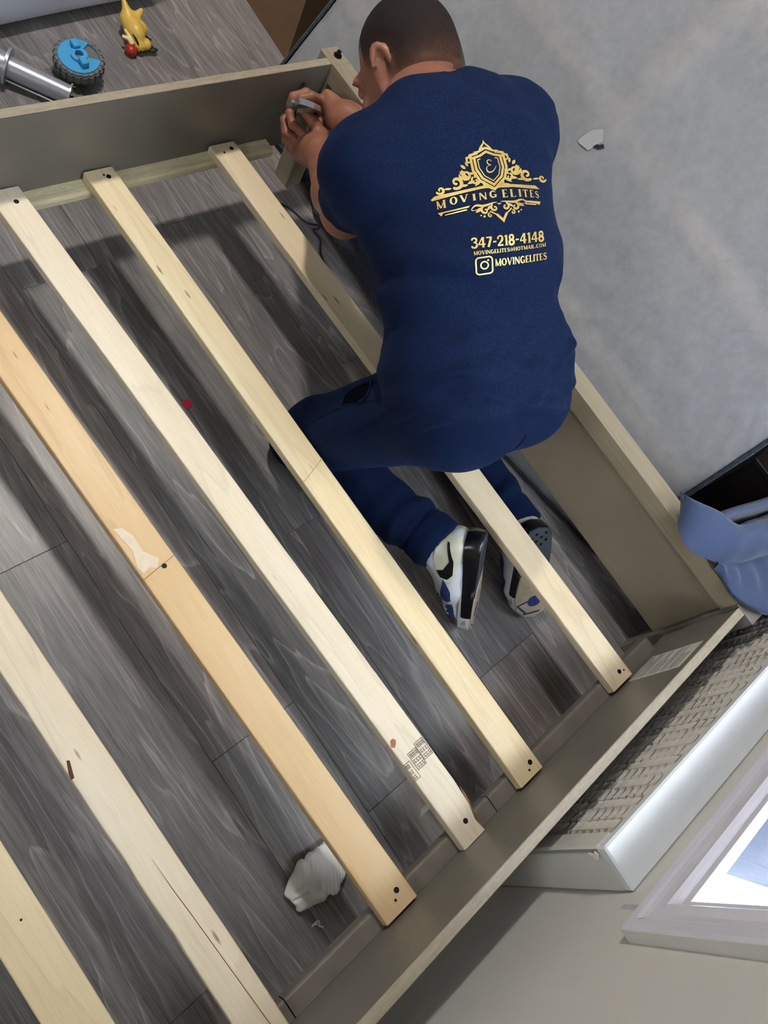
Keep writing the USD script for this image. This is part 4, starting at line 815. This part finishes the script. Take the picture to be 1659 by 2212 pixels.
PF = [(kneL + V3(-.03, -.05, .06), kneL + V3(.03, -.12, .10), .010, -.006), (ctr - .14 * spine + .115 * dors, ctr - .02 * spine + .13 * dors, .006, -.004)]
PANT = M('navy_jersey', {'g': ('geometry', {}), 'n': ('noise_texture', {'scale': 700., 'detail': 2.}), 'n2': ('noise_texture', {'scale': 9., 'detail': 3.}), 'r': ('rgb_ramp', {'ramp': [(.35, S(11, 22, 49)), (.65, S(15, 29, 60))]}), 'b': ('bump', {'strength': .35, 'distance': .0005}),
                         'p': ('principled_bsdf', {'roughness': .9, 'specular_ior_level': .1, 'sheen_weight': .12, 'sheen_tint': S(90, 120, 190)})}, [('g.position', 'n.vector'), ('g.position', 'n2.vector'), ('n2.fac', 'r.fac'), ('r.color', 'p.base_color'), ('n.fac', 'b.height'), ('b.normal', 'p.normal')])
(PV, PFc), pants = cloth('trousers', P_, pants_fn, PANT, man, 'plain navy jersey trousers')
PANTS = trimesh.Trimesh(PV, PFc, process=False)
def drape(pts, mesh, n0, off=.0008, r=.0011, sides=6):
    """a seam: a polyline laid on a cloth along -n0"""
    p = np.asarray(pts, float) + np.asarray(n0) * .25; loc, ri, ti = mesh.ray.intersects_location(p, np.tile(-np.asarray(n0, float), (len(p), 1)), multiple_hits=False)
    if len(loc) < 4: return None
    o = np.argsort(ri); return tube(loc[o] + np.asarray(n0) * off, r, sides)
SIDE = unit(V3(-.80, .50, .30))   # outer side of the left thigh
for pts in ([(-.4826, .7604, .1902), (-.4672, .7232, .3172), (-.4751, .6728, .4314)], [(-.489, .7245, .1909), (-.4834, .6726, .3397), (-.4865, .6471, .4477)]):
    t_ = drape(spline(pts, 44), PANTS, SIDE, .0006, .0010)
    if t_ is not None: part('seam', t_, PANT, pants, smooth=True)
pk = spline([(-.4642, .7284, .3141), (-.4504, .7397, .3187), (-.4377, .7358, .3463), (-.4472, .7128, .3909), (-.4592, .7033, .3856), (-.4657, .7093, .3515), (-.4642, .7284, .3141)], 40)
pu = unit(pk[20] - pk[0]); pv = unit(np.cross(SIDE, pu)); pc = pk.mean(0); loc_ = np.column_stack([(pk - pc) @ pu, (pk - pc) @ pv])
POCKET = (sg.Polygon(loc_).buffer(0), pc, pu, pv)
t_ = drape(pk[:30], PANTS, SIDE, .002, .0026)
if t_ is not None: part('pocket_welt', t_, PANT, pants, smooth=True)
t_ = drape([ctr + .012 * lat - (.19 - .012 * k) * spine for k in range(12)], PANTS, unit(dors - .25 * spine))
if t_ is not None: part('seam', t_, PANT, pants, smooth=True)
# ------------------------------------------------------------------ decals: flat shapes laid on a surface
def decal(poly, O, X, Y, mesh, off=.0007, size=.006, direction=None):
    X, Y = np.asarray(X, float), np.asarray(Y, float); Z = unit(np.cross(X, Y)) if direction is None else unit(direction)
    vs, fs, o = [], [], 0
    for g in getattr(poly, 'geoms', [poly]):
        if g.area <= 0: continue
        v, f = trimesh.creation.triangulate_polygon(g, engine='earcut'); v = np.column_stack([v, np.zeros(len(v))])
        v, f = trimesh.remesh.subdivide_to_size(v, f, size, max_iter=12); vs.append(v); fs.append(f + o); o += len(v)
    v, f = np.vstack(vs), np.vstack(fs); P = np.asarray(O) + v[:, :1] * X + v[:, 1:2] * Y
    loc, ri, ti = mesh.ray.intersects_location(P + Z * .3, np.tile(-Z, (len(P), 1)), multiple_hits=False)
    out = np.full_like(P, np.nan); out[ri] = loc + np.asarray(mesh.face_normals[ti]) * 0 + Z * off
    ok = ~np.isnan(out).any(1); f = f[ok[f].all(1)]
    N = np.zeros_like(out); vn = mesh.vertex_normals; N[ri] = vn[mesh.faces[ti]].mean(1); out = out + N * off
    e = np.linalg.norm(out[f[:, 0]] - out[f[:, 1]], axis=1) + np.linalg.norm(out[f[:, 1]] - out[f[:, 2]], axis=1); f = f[e < size * 9]
    a = np.cross(out[f[:, 1]] - out[f[:, 0]], out[f[:, 2]] - out[f[:, 0]]); flip = (a @ Z) < 0; f[flip] = f[flip][:, ::-1]
    us, inv = np.unique(f, return_inverse=True); return out[us], inv.reshape(f.shape)
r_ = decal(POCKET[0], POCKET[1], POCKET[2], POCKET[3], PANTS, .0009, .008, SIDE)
if len(r_[1]): part('pocket', r_, plain('pocket_painted_shade', S(4, 8, 20), .95, spec=.03), pants, smooth=True, label='painted shade of an open slanted side pocket')  # flat dark patch painted as the shade inside the pocket opening
# ------------------------------------------------------------------ shoes
SH_W, SH_C, SH_B, SH_N, SH_T, SH_G = plain('shoe_white', S(218, 220, 226), .5, var=.03, vscale=40.), plain('shoe_cream', S(214, 212, 190), .5, var=.03, vscale=40.), plain('shoe_black', S(16, 18, 22), .25), plain('shoe_blue_mesh', S(34, 48, 112), .7, bump=.0006, bscale=900.), plain('worn_sole', S(172, 158, 136), .7, var=.12, vscale=60., bump=.0008, bscale=300.), plain('dark_outsole', S(52, 56, 62), .6, bump=.001, bscale=260.)
def interp(xs, ys, x): return float(np.interp(x, xs, ys))
def make_shoe(toe, heel, m, sgn, label):
    L = np.linalg.norm(toe - heel); k = L / .285; X = unit(toe - heel); Z = unit(-(m - X * (m @ X))); Y = np.cross(Z, X); W2 = lambda P: np.asarray(heel) + (P[:, :1] * X + P[:, 1:2] * Y * 1.06 + P[:, 2:] * Z) * np.array([1.])
    SC = np.array([k, max(k, .95), max(k, .95)]); T3 = lambda P: W2(np.asarray(P, float) * SC)
    F = Field((-.01, -.07, -.01), (.30, .07, .14), .0028); y = V3(0, 1, 0)
    F.cone((.036, 0, .046), .032, (.09, 0, .058), .038, .02).cone((.09, 0, .058), .038, (.15, .0, .050), .036, .02, u=y, su=1.1).cone((.15, 0, .050), .036, (.21, -.004 * sgn, .037), .030, .02, u=y, su=1.35).cone((.21, -.004 * sgn, .034), .028, (.252, -.008 * sgn, .026), .021, .02, u=y, su=1.6)
    F.cone((.044, 0, .06), .033, (.046, 0, .100), .034, .02).cone((.11, 0, .070), .028, (.078, 0, .116), .020, .03, u=y, su=1.2)
    F.cone((.050, 0, .085), .026, (.046, 0, .14), .036, .006, 'd'); F.cut((0, 0, -1), -.014)
    uv, uf = F.mesh(2); loc = trimesh.Trimesh(uv, uf, process=False)
    sh = part('shoe', (T3(uv), uf), SH_W, man, smooth=True, label=label)
    o = [(.0, 0), (.006, .022), (.03, .034), (.075, .036), (.12, .037), (.17, .045), (.215, .050), (.25, .044), (.275, .026), (.285, .0)]
    outl = sg.Polygon(o + [(a, -b * (.92 if a > .1 else 1)) for a, b in o[-2:0:-1]]).buffer(.004).buffer(-.004); outl = affinity.translate(outl, 0, 0)
    c_ = np.array(outl.simplify(.0006).exterior.coords)[:-1]; prof = [(-.004, -.002), (-.001, .001), (0, .006), (.001, .5), (-.001, .97), (-.005, 1.)]
    def layer(x0, x1, zf, grow=0.):
        ring = [q for q in c_]; n = len(ring); cen = c_.mean(0); rows = []
        for s_, h in prof:
            row = []
            for q in ring:
                d = (q - cen) / np.linalg.norm(q - cen); p = q + d * (s_ + grow); zt = zf(q[0]); row.append((np.clip(p[0], x0, x1), p[1], h if h < .01 else .006 + (zt - .006) * h))
            rows.append(row)
        R_ = np.array(rows); v = R_.reshape(-1, 3); f = []
        for i in range(len(prof) - 1):
            for j in range(n): a, b = i * n + j, i * n + (j + 1) % n; f += [(a, b, b + n), (a, b + n, a + n)]
        v = np.vstack([v, R_[0].mean(0), R_[-1].mean(0)]); 
        for j in range(n): f += [(len(v) - 2, (j + 1) % n, j), (len(v) - 1, (len(prof) - 1) * n + j, (len(prof) - 1) * n + (j + 1) % n)]
        return v, np.array(f)
    zf = lambda x: interp([0, .03, .12, .2, .285], [.034, .032, .026, .020, .018], x)
    mv, mf = layer(-.01, .205, zf, .0016); mid_ = part('midsole', (T3(mv), mf), SH_B, sh, smooth=45, label='glossy black heel sole')
    wv, wf = layer(.06, .30, lambda x: zf(x) * .92 + .008); part('midsole', (T3(wv), wf), SH_W, sh, smooth=45, label='white forefoot sole')
    part('outsole', (T3(layer(.0, .14, lambda x: .0062, -.0015)[0] - [0, 0, .002]), mf), SH_G, sh, smooth=45, label='dark heel tread')
    part('outsole', (T3(layer(.125, .3, lambda x: .0062, -.0012)[0] - [0, 0, .0022]), mf), SH_T, sh, smooth=45, label='worn beige forefoot tread')
    def lat_decal(name, pts, mt, side, off=.0012, lbl=None, holes=None):
        if name in ('mesh_window', 'lace_eyelet'): pts = [(a, .02 + (b - .02) * (.72 if name == 'mesh_window' else .84)) for a, b in pts]
        p = sg.Polygon(pts).buffer(.0015).buffer(-.001)
        r = decal(p, V3(0, 0, 0), V3(1, 0, 0), V3(0, 0, 1), loc, off, .006, V3(0, side, 0)); 
        if len(r[1]): part(name, (T3(r[0]), r[1]), mt, sh, smooth=True, label=lbl)
    for side in (1, -1):
        lat_decal('heel_counter', [(.004, .036), (.006, .075), (.012, .088), (.06, .090), (.092, .078), (.112, .050), (.075, .040), (.05, .036)], SH_C, side, .0010, 'cream heel counter')
        lat_decal('mesh_window', [(.100, .082), (.136, .058), (.160, .054), (.168, .064), (.162, .082), (.142, .086)], SH_N, side, .0012)
        lat_decal('mesh_window', [(.176, .050), (.184, .068), (.228, .044), (.220, .034)], SH_N, side, .0012)
        lat_decal('swoosh', [(.014, .066), (.052, .056), (.076, .066), (.082, .080), (.094, .070), (.096, .056), (.084, .047), (.050, .049), (.014, .062)], SH_B, side, .0018, 'black curved swoosh mark')
        for q in range(7): x = .150 + q * .010; zz = .0815 - q * .0052; lat_decal('lace_eyelet', [(x, zz - .002), (x + .005, zz - .0035), (x + .006, zz + .001), (x + .001, zz + .003)], SH_B, side, .0016)
        lat_decal('toe_cap', [(.236, .022), (.240, .044), (.262, .040), (.275, .024)], SH_T, side, .0014, 'worn beige toe cap')
    for side in (1, -1): part('toe_block', cat_([frame_box(T3(np.array([[x, side * (.05 - (x - .2) ** 2 * 9), .010]]))[0], X, Y, Z, ((-.010, .010), (-.0045, .0045), (-.004, .006)), .002) for x in (.222, .248)]), SH_T, sh, kind='stuff')
    solev = trimesh.Trimesh(*layer(.0, .3, lambda x: .0062, -.0012)); solev.vertices -= [0, 0, .0022]
    def sole_decal(name, p, mt, off=.0008):
        r = decal(p, V3(0, 0, 0), V3(1, 0, 0), V3(0, 1, 0), solev, off, .008, V3(0, 0, -1)); part(name, (T3(r[0]), r[1]), mt, sh)
    sole_decal('sole_mark', sg.Point(.228, 0).buffer(.017, 16), SH_N); sole_decal('sole_mark', sg.box(.176, -.018, .181, .016), SH_N); sole_decal('sole_mark', sg.box(.262, -.016, .267, .034), SH_N); sole_decal('sole_mark', sg.LineString([(.225, .016), (.232, .042), (.262, .020), (.272, .040)]).buffer(.0024), SH_N)
    for i in range(4):
        for j in range(4):
            if (i + j) % 2 == 0: sole_decal('tread_lug', affinity.translate(sg.Point(0, 0).buffer(.0042, 2), .022 + i * .0105, -.018 + j * .0115), SH_B)
    return X, Y, Z, T3
shL_ = make_shoe(toeL_, heelL_, shoe_axes(toeL_, heelL_, ROLL_L)[1], 1, 'white and black left shoe with blue mesh panels')
shR_ = make_shoe(toeR_, heelR_, shoe_axes(toeR_, heelR_, ROLL_R)[1], -1, 'right shoe showing its dark heel tread and worn beige forefoot')
# socks between cuff and shoe
for T3, an, kn in ((shL_[3], ankL, kneL), (shR_[3], ankR, kneR)):
    a = T3(np.array([[.050, 0, .075]]))[0]; b = T3(np.array([[.050, 0, .105]]))[0]; part('sock', tube([a, b, an + (kn - an) * .08], [.030, .034, .039], 16), plain('dark_sock', S(22, 24, 34), .9), man, smooth=True)
# ------------------------------------------------------------------ silver folding tool in the right hand
tl = thing('folding_tool', 'shiny silver folding pocket tool held in the man\'s right hand', 'tool')
CHR = plain('polished_steel', S(205, 207, 210), .18, metal=1.)
TA, TB_ = V3(-.160, 1.312, .366), V3(-.094, 1.306, .334); tx = unit(TB_ - TA); tz = unit(V3(.25, -.55, .8) - tx * (V3(.25, -.55, .8) @ tx)); ty = np.cross(tz, tx)
hprof = sg.Polygon([(0, .001), (.014, .004), (.034, .006), (.056, .005), (.066, .001), (.070, -.004), (.066, -.009), (.05, -.008), (.03, -.006), (.01, -.007), (0, -.007)]).buffer(.001); hprof = affinity.scale(hprof, 1.12, 1.25, origin=(0, 0))
part('handle', extrude(hprof, .012, TA + ty * .006, tx, tz, -ty), CHR, tl, smooth=30)
part('handle', extrude(affinity.translate(hprof, .001, -.021), .012, TA + ty * .008, tx, tz, -ty), CHR, tl, smooth=30)
part('jaw', extrude(sg.Polygon([(.018, -.006), (.06, -.006), (.064, -.014), (.05, -.034), (.040, -.036), (.028, -.020), (.016, -.016)]), .006, TA + ty * .003, tx, tz, -ty), CHR, tl, smooth=30)
part('pivot', cyl(TA + tx * .062 - tz * .006 - ty * .007, TA + tx * .062 - tz * .006 + ty * .006, .0042, 16), STEELD, tl, smooth=30)
part('spring', tube([TA + tx * .036 - tz * .034 - ty * .004, TA + tx * .05 - tz * .037 - ty * .005, TA + tx * .066 - tz * .030 - ty * .004], .0016, 8), CHR, tl, smooth=True)
# ------------------------------------------------------------------ gold print on the back of the T-shirt
GOLD = M('gold_foil_print', {'g': ('geometry', {}), 'n': ('noise_texture', {'scale': 18., 'detail': 2.}), 'r': ('rgb_ramp', {'ramp': [(.3, S(196, 160, 78)), (.7, S(236, 208, 130))]}), 'p': ('principled_bsdf', {'metallic': .3, 'roughness': .42})}, [('g.position', 'n.vector'), ('n.fac', 'r.fac'), ('r.color', 'p.base_color')])
def stroke(pts, w0, w1=None, n=None, smooth=True):
    """a brush stroke: polyline with changing width"""
    p = np.asarray(pts, float)
    if smooth and len(p) > 2: p = spline(np.column_stack([p, 0 * p[:, 0]]), n or 6 * len(p))[:, :2]
    w = np.interp(np.linspace(0, 1, len(p)), np.linspace(0, 1, 2 if w1 is not None else 1), [w0, w1] if w1 is not None else [w0]) if np.ndim(w0) == 0 else np.interp(np.linspace(0, 1, len(p)), np.linspace(0, 1, len(w0)), w0)
    return shapely.union_all([sg.LineString([p[i], p[i + 1]]).buffer(max(.004, (w[i] + w[i + 1]) / 4), quad_segs=3) for i in range(len(p) - 1)])
def ln(a, b, w): return sg.LineString([a, b]).buffer(w / 2, cap_style='flat')
def ser(x, y, w, h=.07, d=1): return sg.Polygon([(x - w / 2, y), (x + w / 2, y), (x + w / 4, y + d * h), (x - w / 4, y + d * h)])
K, Tn = .23, .10
def arc(cx, cy, rx, ry, a0, a1, ws): return stroke([(cx + rx * math.cos(math.radians(a)), cy + ry * math.sin(math.radians(a))) for a in np.linspace(a0, a1, 14)], ws, smooth=False)
def glyph(c):
    L, y = sg.box, None
    st = lambda x, w=K: sg.box(x - w / 2, 0, x + w / 2, 1).union(ser(x, 0, w * 1.7)).union(ser(x, 1, w * 1.7, d=-1))
    if c == 'M': return shapely.union_all([st(.14, .13), st(.86), ln((.14, .97), (.48, .05), K * .8), ln((.86, .97), (.48, .05), Tn)]), 1.
    if c == 'O': return sg.Point(0, 0).buffer(1, 16).__class__(affinity.translate(affinity.scale(sg.Point(0, 0).buffer(1, 16), .42, .52), .42, .5).exterior.coords, [affinity.translate(affinity.scale(sg.Point(0, 0).buffer(1, 16), .19, .40), .42, .5).exterior.coords]), .84
    if c == 'V': return shapely.union_all([ln((.12, 1), (.42, 0), K), ln((.76, 1), (.42, 0), Tn), ser(.12, 1, .36, d=-1), ser(.76, 1, .3, d=-1)]), .86
    if c == 'I': return st(.14), .28
    if c == 'N': return shapely.union_all([st(.12, .12), st(.74, .12), ln((.12, .98), (.74, .02), K)]), .86
    if c == 'G': return shapely.union_all([arc(.42, .5, .32, .44, 40, 320, [.1, .2, .24, .2, .1]), sg.box(.60, .05, .78, .45), sg.box(.46, .38, .82, .46)]), .84
    if c == 'C': return arc(.42, .5, .32, .44, 45, 315, [.12, .2, .24, .2, .12]), .74
    if c == 'E': return shapely.union_all([st(.14), sg.box(.14, .92, .56, 1), sg.box(.14, 0, .58, .08), sg.box(.14, .46, .46, .54), sg.Polygon([(.56, 1), (.58, .74), (.5, .92)]), sg.Polygon([(.58, 0), (.62, .28), (.5, .08)])]), .62
    if c == 'L': return shapely.union_all([st(.14), sg.box(.14, 0, .56, .08), sg.Polygon([(.56, 0), (.6, .3), (.48, .08)])]), .60
    if c == 'T': return shapely.union_all([st(.36), sg.box(.02, .91, .70, 1), sg.Polygon([(.02, 1), (.0, .72), (.12, .91)]), sg.Polygon([(.70, 1), (.72, .72), (.6, .91)])]), .72
    if c == 'S': return stroke([(.56, .80), (.40, .95), (.18, .90), (.12, .72), (.26, .56), (.46, .44), (.56, .28), (.48, .08), (.26, .04), (.08, .20)], [.1, .12, .18, .24, .24, .18, .12, .1], 40), .64
    if c == 'H': return shapely.union_all([st(.14), st(.66), sg.box(.14, .46, .66, .54)]), .80
    if c == 'A': return shapely.union_all([ln((.40, 1), (.10, 0), Tn), ln((.36, 1), (.68, 0), K), ln((.2, .3), (.58, .3), .08), ser(.1, 0, .28), ser(.68, 0, .36)]), .80
    if c == '.': return sg.Point(.13, .1).buffer(.11), .26
    if c == '-': return sg.box(.04, .38, .40, .54), .44
    if c == '@': return shapely.union_all([arc(.42, .45, .38, .42, -50, 300, [.07] * 5), arc(.42, .45, .15, .2, 0, 350, [.08] * 5), stroke([(.6, .66), (.57, .3), (.72, .28), (.8, .5)], .07)]), .86
    if c == '1': return shapely.union_all([sg.box(.14, 0, .36, 1), sg.Polygon([(.14, 1), (.0, .82), (.14, .84)]), ser(.25, 0, .4)]), .42
    if c == '2': return shapely.union_all([stroke([(.08, .74), (.22, .95), (.46, .92), (.54, .70), (.40, .42), (.10, .10)], [.2, .14, .2, .24, .18, .1], 30), sg.box(.04, 0, .62, .16)]), .66
    if c == '3': return stroke([(.08, .82), (.26, .95), (.50, .86), (.48, .62), (.26, .54), (.52, .44), (.56, .20), (.36, .04), (.06, .14)], [.2, .14, .22, .14, .08, .16, .24, .16, .2], 40), .66
    if c == '4': return shapely.union_all([sg.box(.40, 0, .62, 1), ln((.46, .98), (.06, .34), .13), sg.box(.02, .24, .74, .38)]), .76
    if c == '7': return shapely.union_all([sg.box(.04, .84, .62, 1), ln((.54, .88), (.24, 0), .24)]), .64
    if c == '8': return shapely.union_all([arc(.33, .74, .20, .22, 0, 360, [.2] * 5), arc(.33, .26, .24, .24, 0, 360, [.22] * 5)]), .68
    return None, .4
def text(t, p0, p1, h, up=(-.10, -1.), track=.06):
    """t set along p0..p1 (design units, y down), capitals h tall"""
    G_ = [glyph(c) for c in t]; tot = sum(a for _, a in G_) + track * (len(t) - 1); p0, p1 = np.array(p0, float), np.array(p1, float); ex = (p1 - p0) / tot; ey = np.array(up) * h; x = 0; out = []
    for g, a in G_:
        if g is not None: out.append(affinity.affine_transform(g, [ex[0], ey[0], ex[1], ey[1], p0[0] + ex[0] * x, p0[1] + ex[1] * x]))
        x += a + track
    return shapely.union_all(out)
D = []   # design drawn in units of the printed artwork, y downwards
for c, x0, x1, yb, h, sl in (('M', 414, 492, 682, 66, -.22), ('O', 524, 588, 646, 62, -.2), ('V', 608, 678, 626, 60, -.18), ('I', 714, 738, 610, 56, -.15), ('N', 766, 832, 606, 60, -.12), ('G', 854, 916, 588, 60, -.1), ('E', 964, 1012, 584, 70, -.05), ('L', 1034, 1082, 580, 68, -.04), ('I', 1109, 1131, 577, 66, -.03), ('T', 1148, 1196, 580, 68, 0.), ('E', 1214, 1250, 582, 68, .02), ('S', 1264, 1297, 586, 62, .04)):
    D.append(text(c, (x0, yb), (x1, yb + (x1 - x0) * sl), h, (-.14, -1.)))
NAME = list(D); D = []
LOC = lambda a, b: (850 + a + .25 * b, 320 - .13 * a + .97 * b)
def P_l(pts): return sg.Polygon([LOC(*q) for q in pts])
def mir(f): return shapely.union_all([f(1), f(-1)])
def shield(g): return P_l([(-112, -92), (-60, -104), (0, -136), (60, -104), (112, -92), (116, 10), (84, 92), (0, 160), (-84, 92), (-116, 10)]).buffer(g, join_style='mitre')
D += [shield(8).difference(shield(-13)), shield(-24).difference(shield(-34)).difference(P_l([(-200, -60), (-200, -200), (200, -200), (200, -60)]).intersection(P_l([(-60, -300), (60, -300), (60, 300), (-60, 300)]))), shield(38).difference(shield(16)).difference(P_l([(-70, -300), (70, -300), (70, 60), (-70, 60)]))]
D.append(stroke([LOC(*q) for q in [(26, -44), (14, -58), (-6, -54), (-12, -36), (4, -18), (14, -16), (-14, -6), (-30, 16), (-24, 40), (2, 46), (34, 26), (58, -4)]], [4, 8, 10, 10, 5, 4, 10, 13, 12, 9, 6, 3], 50))
D.append(mir(lambda s: P_l([(0, -236), (s * 12, -208), (s * 40, -180), (s * 62, -146), (s * 110, -140), (s * 60, -128), (s * 20, -146), (0, -156)])).difference(P_l([(0, -204), (26, -168), (0, -176), (-26, -168)])))
def spiral(cx, cy, r, a0, turns, s, w):
    t = np.linspace(0, 1, 26); a = np.radians(a0) + turns * 2 * np.pi * t * s; rr = r * (1 - .78 * t); return stroke([LOC(s * cx + rr_ * math.cos(aa), cy + rr_ * math.sin(aa)) for rr_, aa in zip(rr, a)], [w * 1.2, w * 1.5, w * 1.3, w * .8, w * 1.1], smooth=False)
def leaf(x, y, l, w, a, s):
    a = math.radians(a); c = [(t * l, w * 1.45 * math.sin(math.pi * t) ** .8 * (1 - .3 * t)) for t in np.linspace(0, 1, 9)]; q = c + [(u, -v) for u, v in c[::-1]]
    return P_l([(s * (x + u * math.cos(a) - v * math.sin(a)), y + u * math.sin(a) + v * math.cos(a)) for u, v in q]).buffer(0)
for s in (1, -1):
    aa = lambda d: d if s > 0 else 180 - d
    D += [spiral(445, 148, 36, aa(150), .95, -s, 15), spiral(302, 100, 54, aa(120), 1.05, -s, 20), spiral(212, 46, 44, aa(40), 1.05, s, 14), spiral(152, -70, 34, aa(200), 1.05, s, 12), spiral(144, 104, 34, aa(-60), .8, s, 13), spiral(64, 146, 24, aa(-60), .8, s, 10)]
    D += [leaf(200, -4, 52, 11, -48, s), leaf(176, -22, 46, 9, -72, s), leaf(222, 30, 40, 8, -25, s)] + [leaf(212, 46, 54, 9, k * 42 - 60, s) for k in range(5)]
    D += [sg.Point(*LOC(s * 142, -106)).buffer(13), sg.Point(*LOC(s * 172, -96)).buffer(9), leaf(120, 30, 60, 10, 62, s), leaf(150, 104, 70, 11, 16, s), leaf(96, 104, 80, 10, 36, s), leaf(210, 132, 80, 9, 4, s), leaf(350, 146, 70, 8, 0, s), leaf(252, 80, 46, 9, -70, s), leaf(140, 44, 50, 9, -10, s), leaf(66, 160, 80, 8, 8, s)]
D += [sg.Polygon([(364, 602), (396, 572), (600, 526), (790, 484), (846, 478), (884, 498), (928, 476), (1050, 466), (1262, 474), (1304, 508), (1060, 492), (932, 498), (886, 520), (840, 502), (790, 508), (600, 552), (376, 612)])]
D += [sg.Polygon([(424, 712), (560, 682), (690, 650), (676, 668), (470, 712), (452, 740)]), sg.Polygon([(486, 724), (660, 680), (668, 690), (480, 734)]), sg.Polygon([(1154, 608), (1312, 620), (1296, 652), (1276, 638), (1160, 624)]), sg.Polygon([(1162, 632), (1270, 642), (1268, 652), (1164, 644)])]
def BL(a, b): return (940 + a + .25 * b, 660 - .13 * a + .97 * b)
LOC_keep = LOC; LOC = BL
for s in (1, -1):
    aa = lambda d: d if s > 0 else 180 - d
    D += [stroke([BL(s * 0, 120), BL(s * 40, 66), BL(s * 90, 30)], [26, 16, 8], smooth=False), stroke([BL(s * 20, -40), BL(s * 90, -30), BL(s * 150, -26), BL(s * 200, -34), BL(s * 236, -6), BL(s * 196, 0)], [6, 14, 22, 18, 8, 5], 30), spiral(128, 16, 34, aa(-60), .85, s, 14), spiral(46, 4, 32, aa(-60), .9, s, 13), leaf(150, -10, 70, 11, 30, s), leaf(70, -20, 60, 9, 40, s), spiral(96, 62, 20, aa(-80), .9, s, 9), sg.Point(*BL(s * 146, 66)).buffer(10), sg.Point(*BL(s * 172, 54)).buffer(7)]
D += [P_l([(0, 142), (-30, 92), (0, 112), (30, 92)]), P_l([(-22, -30), (22, -30), (0, -16)])]
LOC = LOC_keep
crest = shapely.union_all([d.buffer(0) for d in D]).simplify(.8)
phone = text('347-218-4148', (704, 1008), (1334, 966), 88, (-.06, -1.), .05); mail = text('MOVINGELITES@HOTMAIL.COM', (722, 1066), (1350, 1016), 33, (-.06, -1.), .08); handle = text('MOVINGELITES', (902, 1166), (1362, 1132), 62, (-.05, -1.), .06)
sq = affinity.affine_transform(sg.box(-.5, -.5, .5, .5).buffer(.0), [150, 8, -18, 156, 810, 1156]); sq = sq.buffer(-34).buffer(34); icon = shapely.union_all([sq.difference(sq.buffer(-13)), sg.Point(812, 1153).buffer(37).difference(sg.Point(812, 1153).buffer(25)), sg.Point(842, 1110).buffer(8)])
PRINT_O, PRINT_X, PRINT_Y, PRINT_D = (-0.3762585, 0.9589123, 0.6822589), (0.0001088, -0.0001057, 8.24e-05), (-2.88e-05, -0.0001199, -0.0001035), (-0.74973, -0.31973, 0.57937)
PO, PX, PY = np.array(PRINT_O), np.array(PRINT_X), np.array(PRINT_Y)   # artwork origin and axes (per design unit) on the back
for nm, g_, lb in (('print_crest', crest, 'gold ornamental crest with a shield'), ('print_name', shapely.union_all(NAME), 'gold company lettering'), ('print_phone', phone, 'gold phone number'), ('print_mail', mail, 'small gold e-mail line'), ('print_icon', icon, 'gold rounded square camera icon'), ('print_handle', handle, 'gold account name')):
    r = decal(g_, PO, PX, PY, SHIRT, .0006, 22., direction=PRINT_D)
    part(nm, r, GOLD, shirt, smooth=True, label=lb)
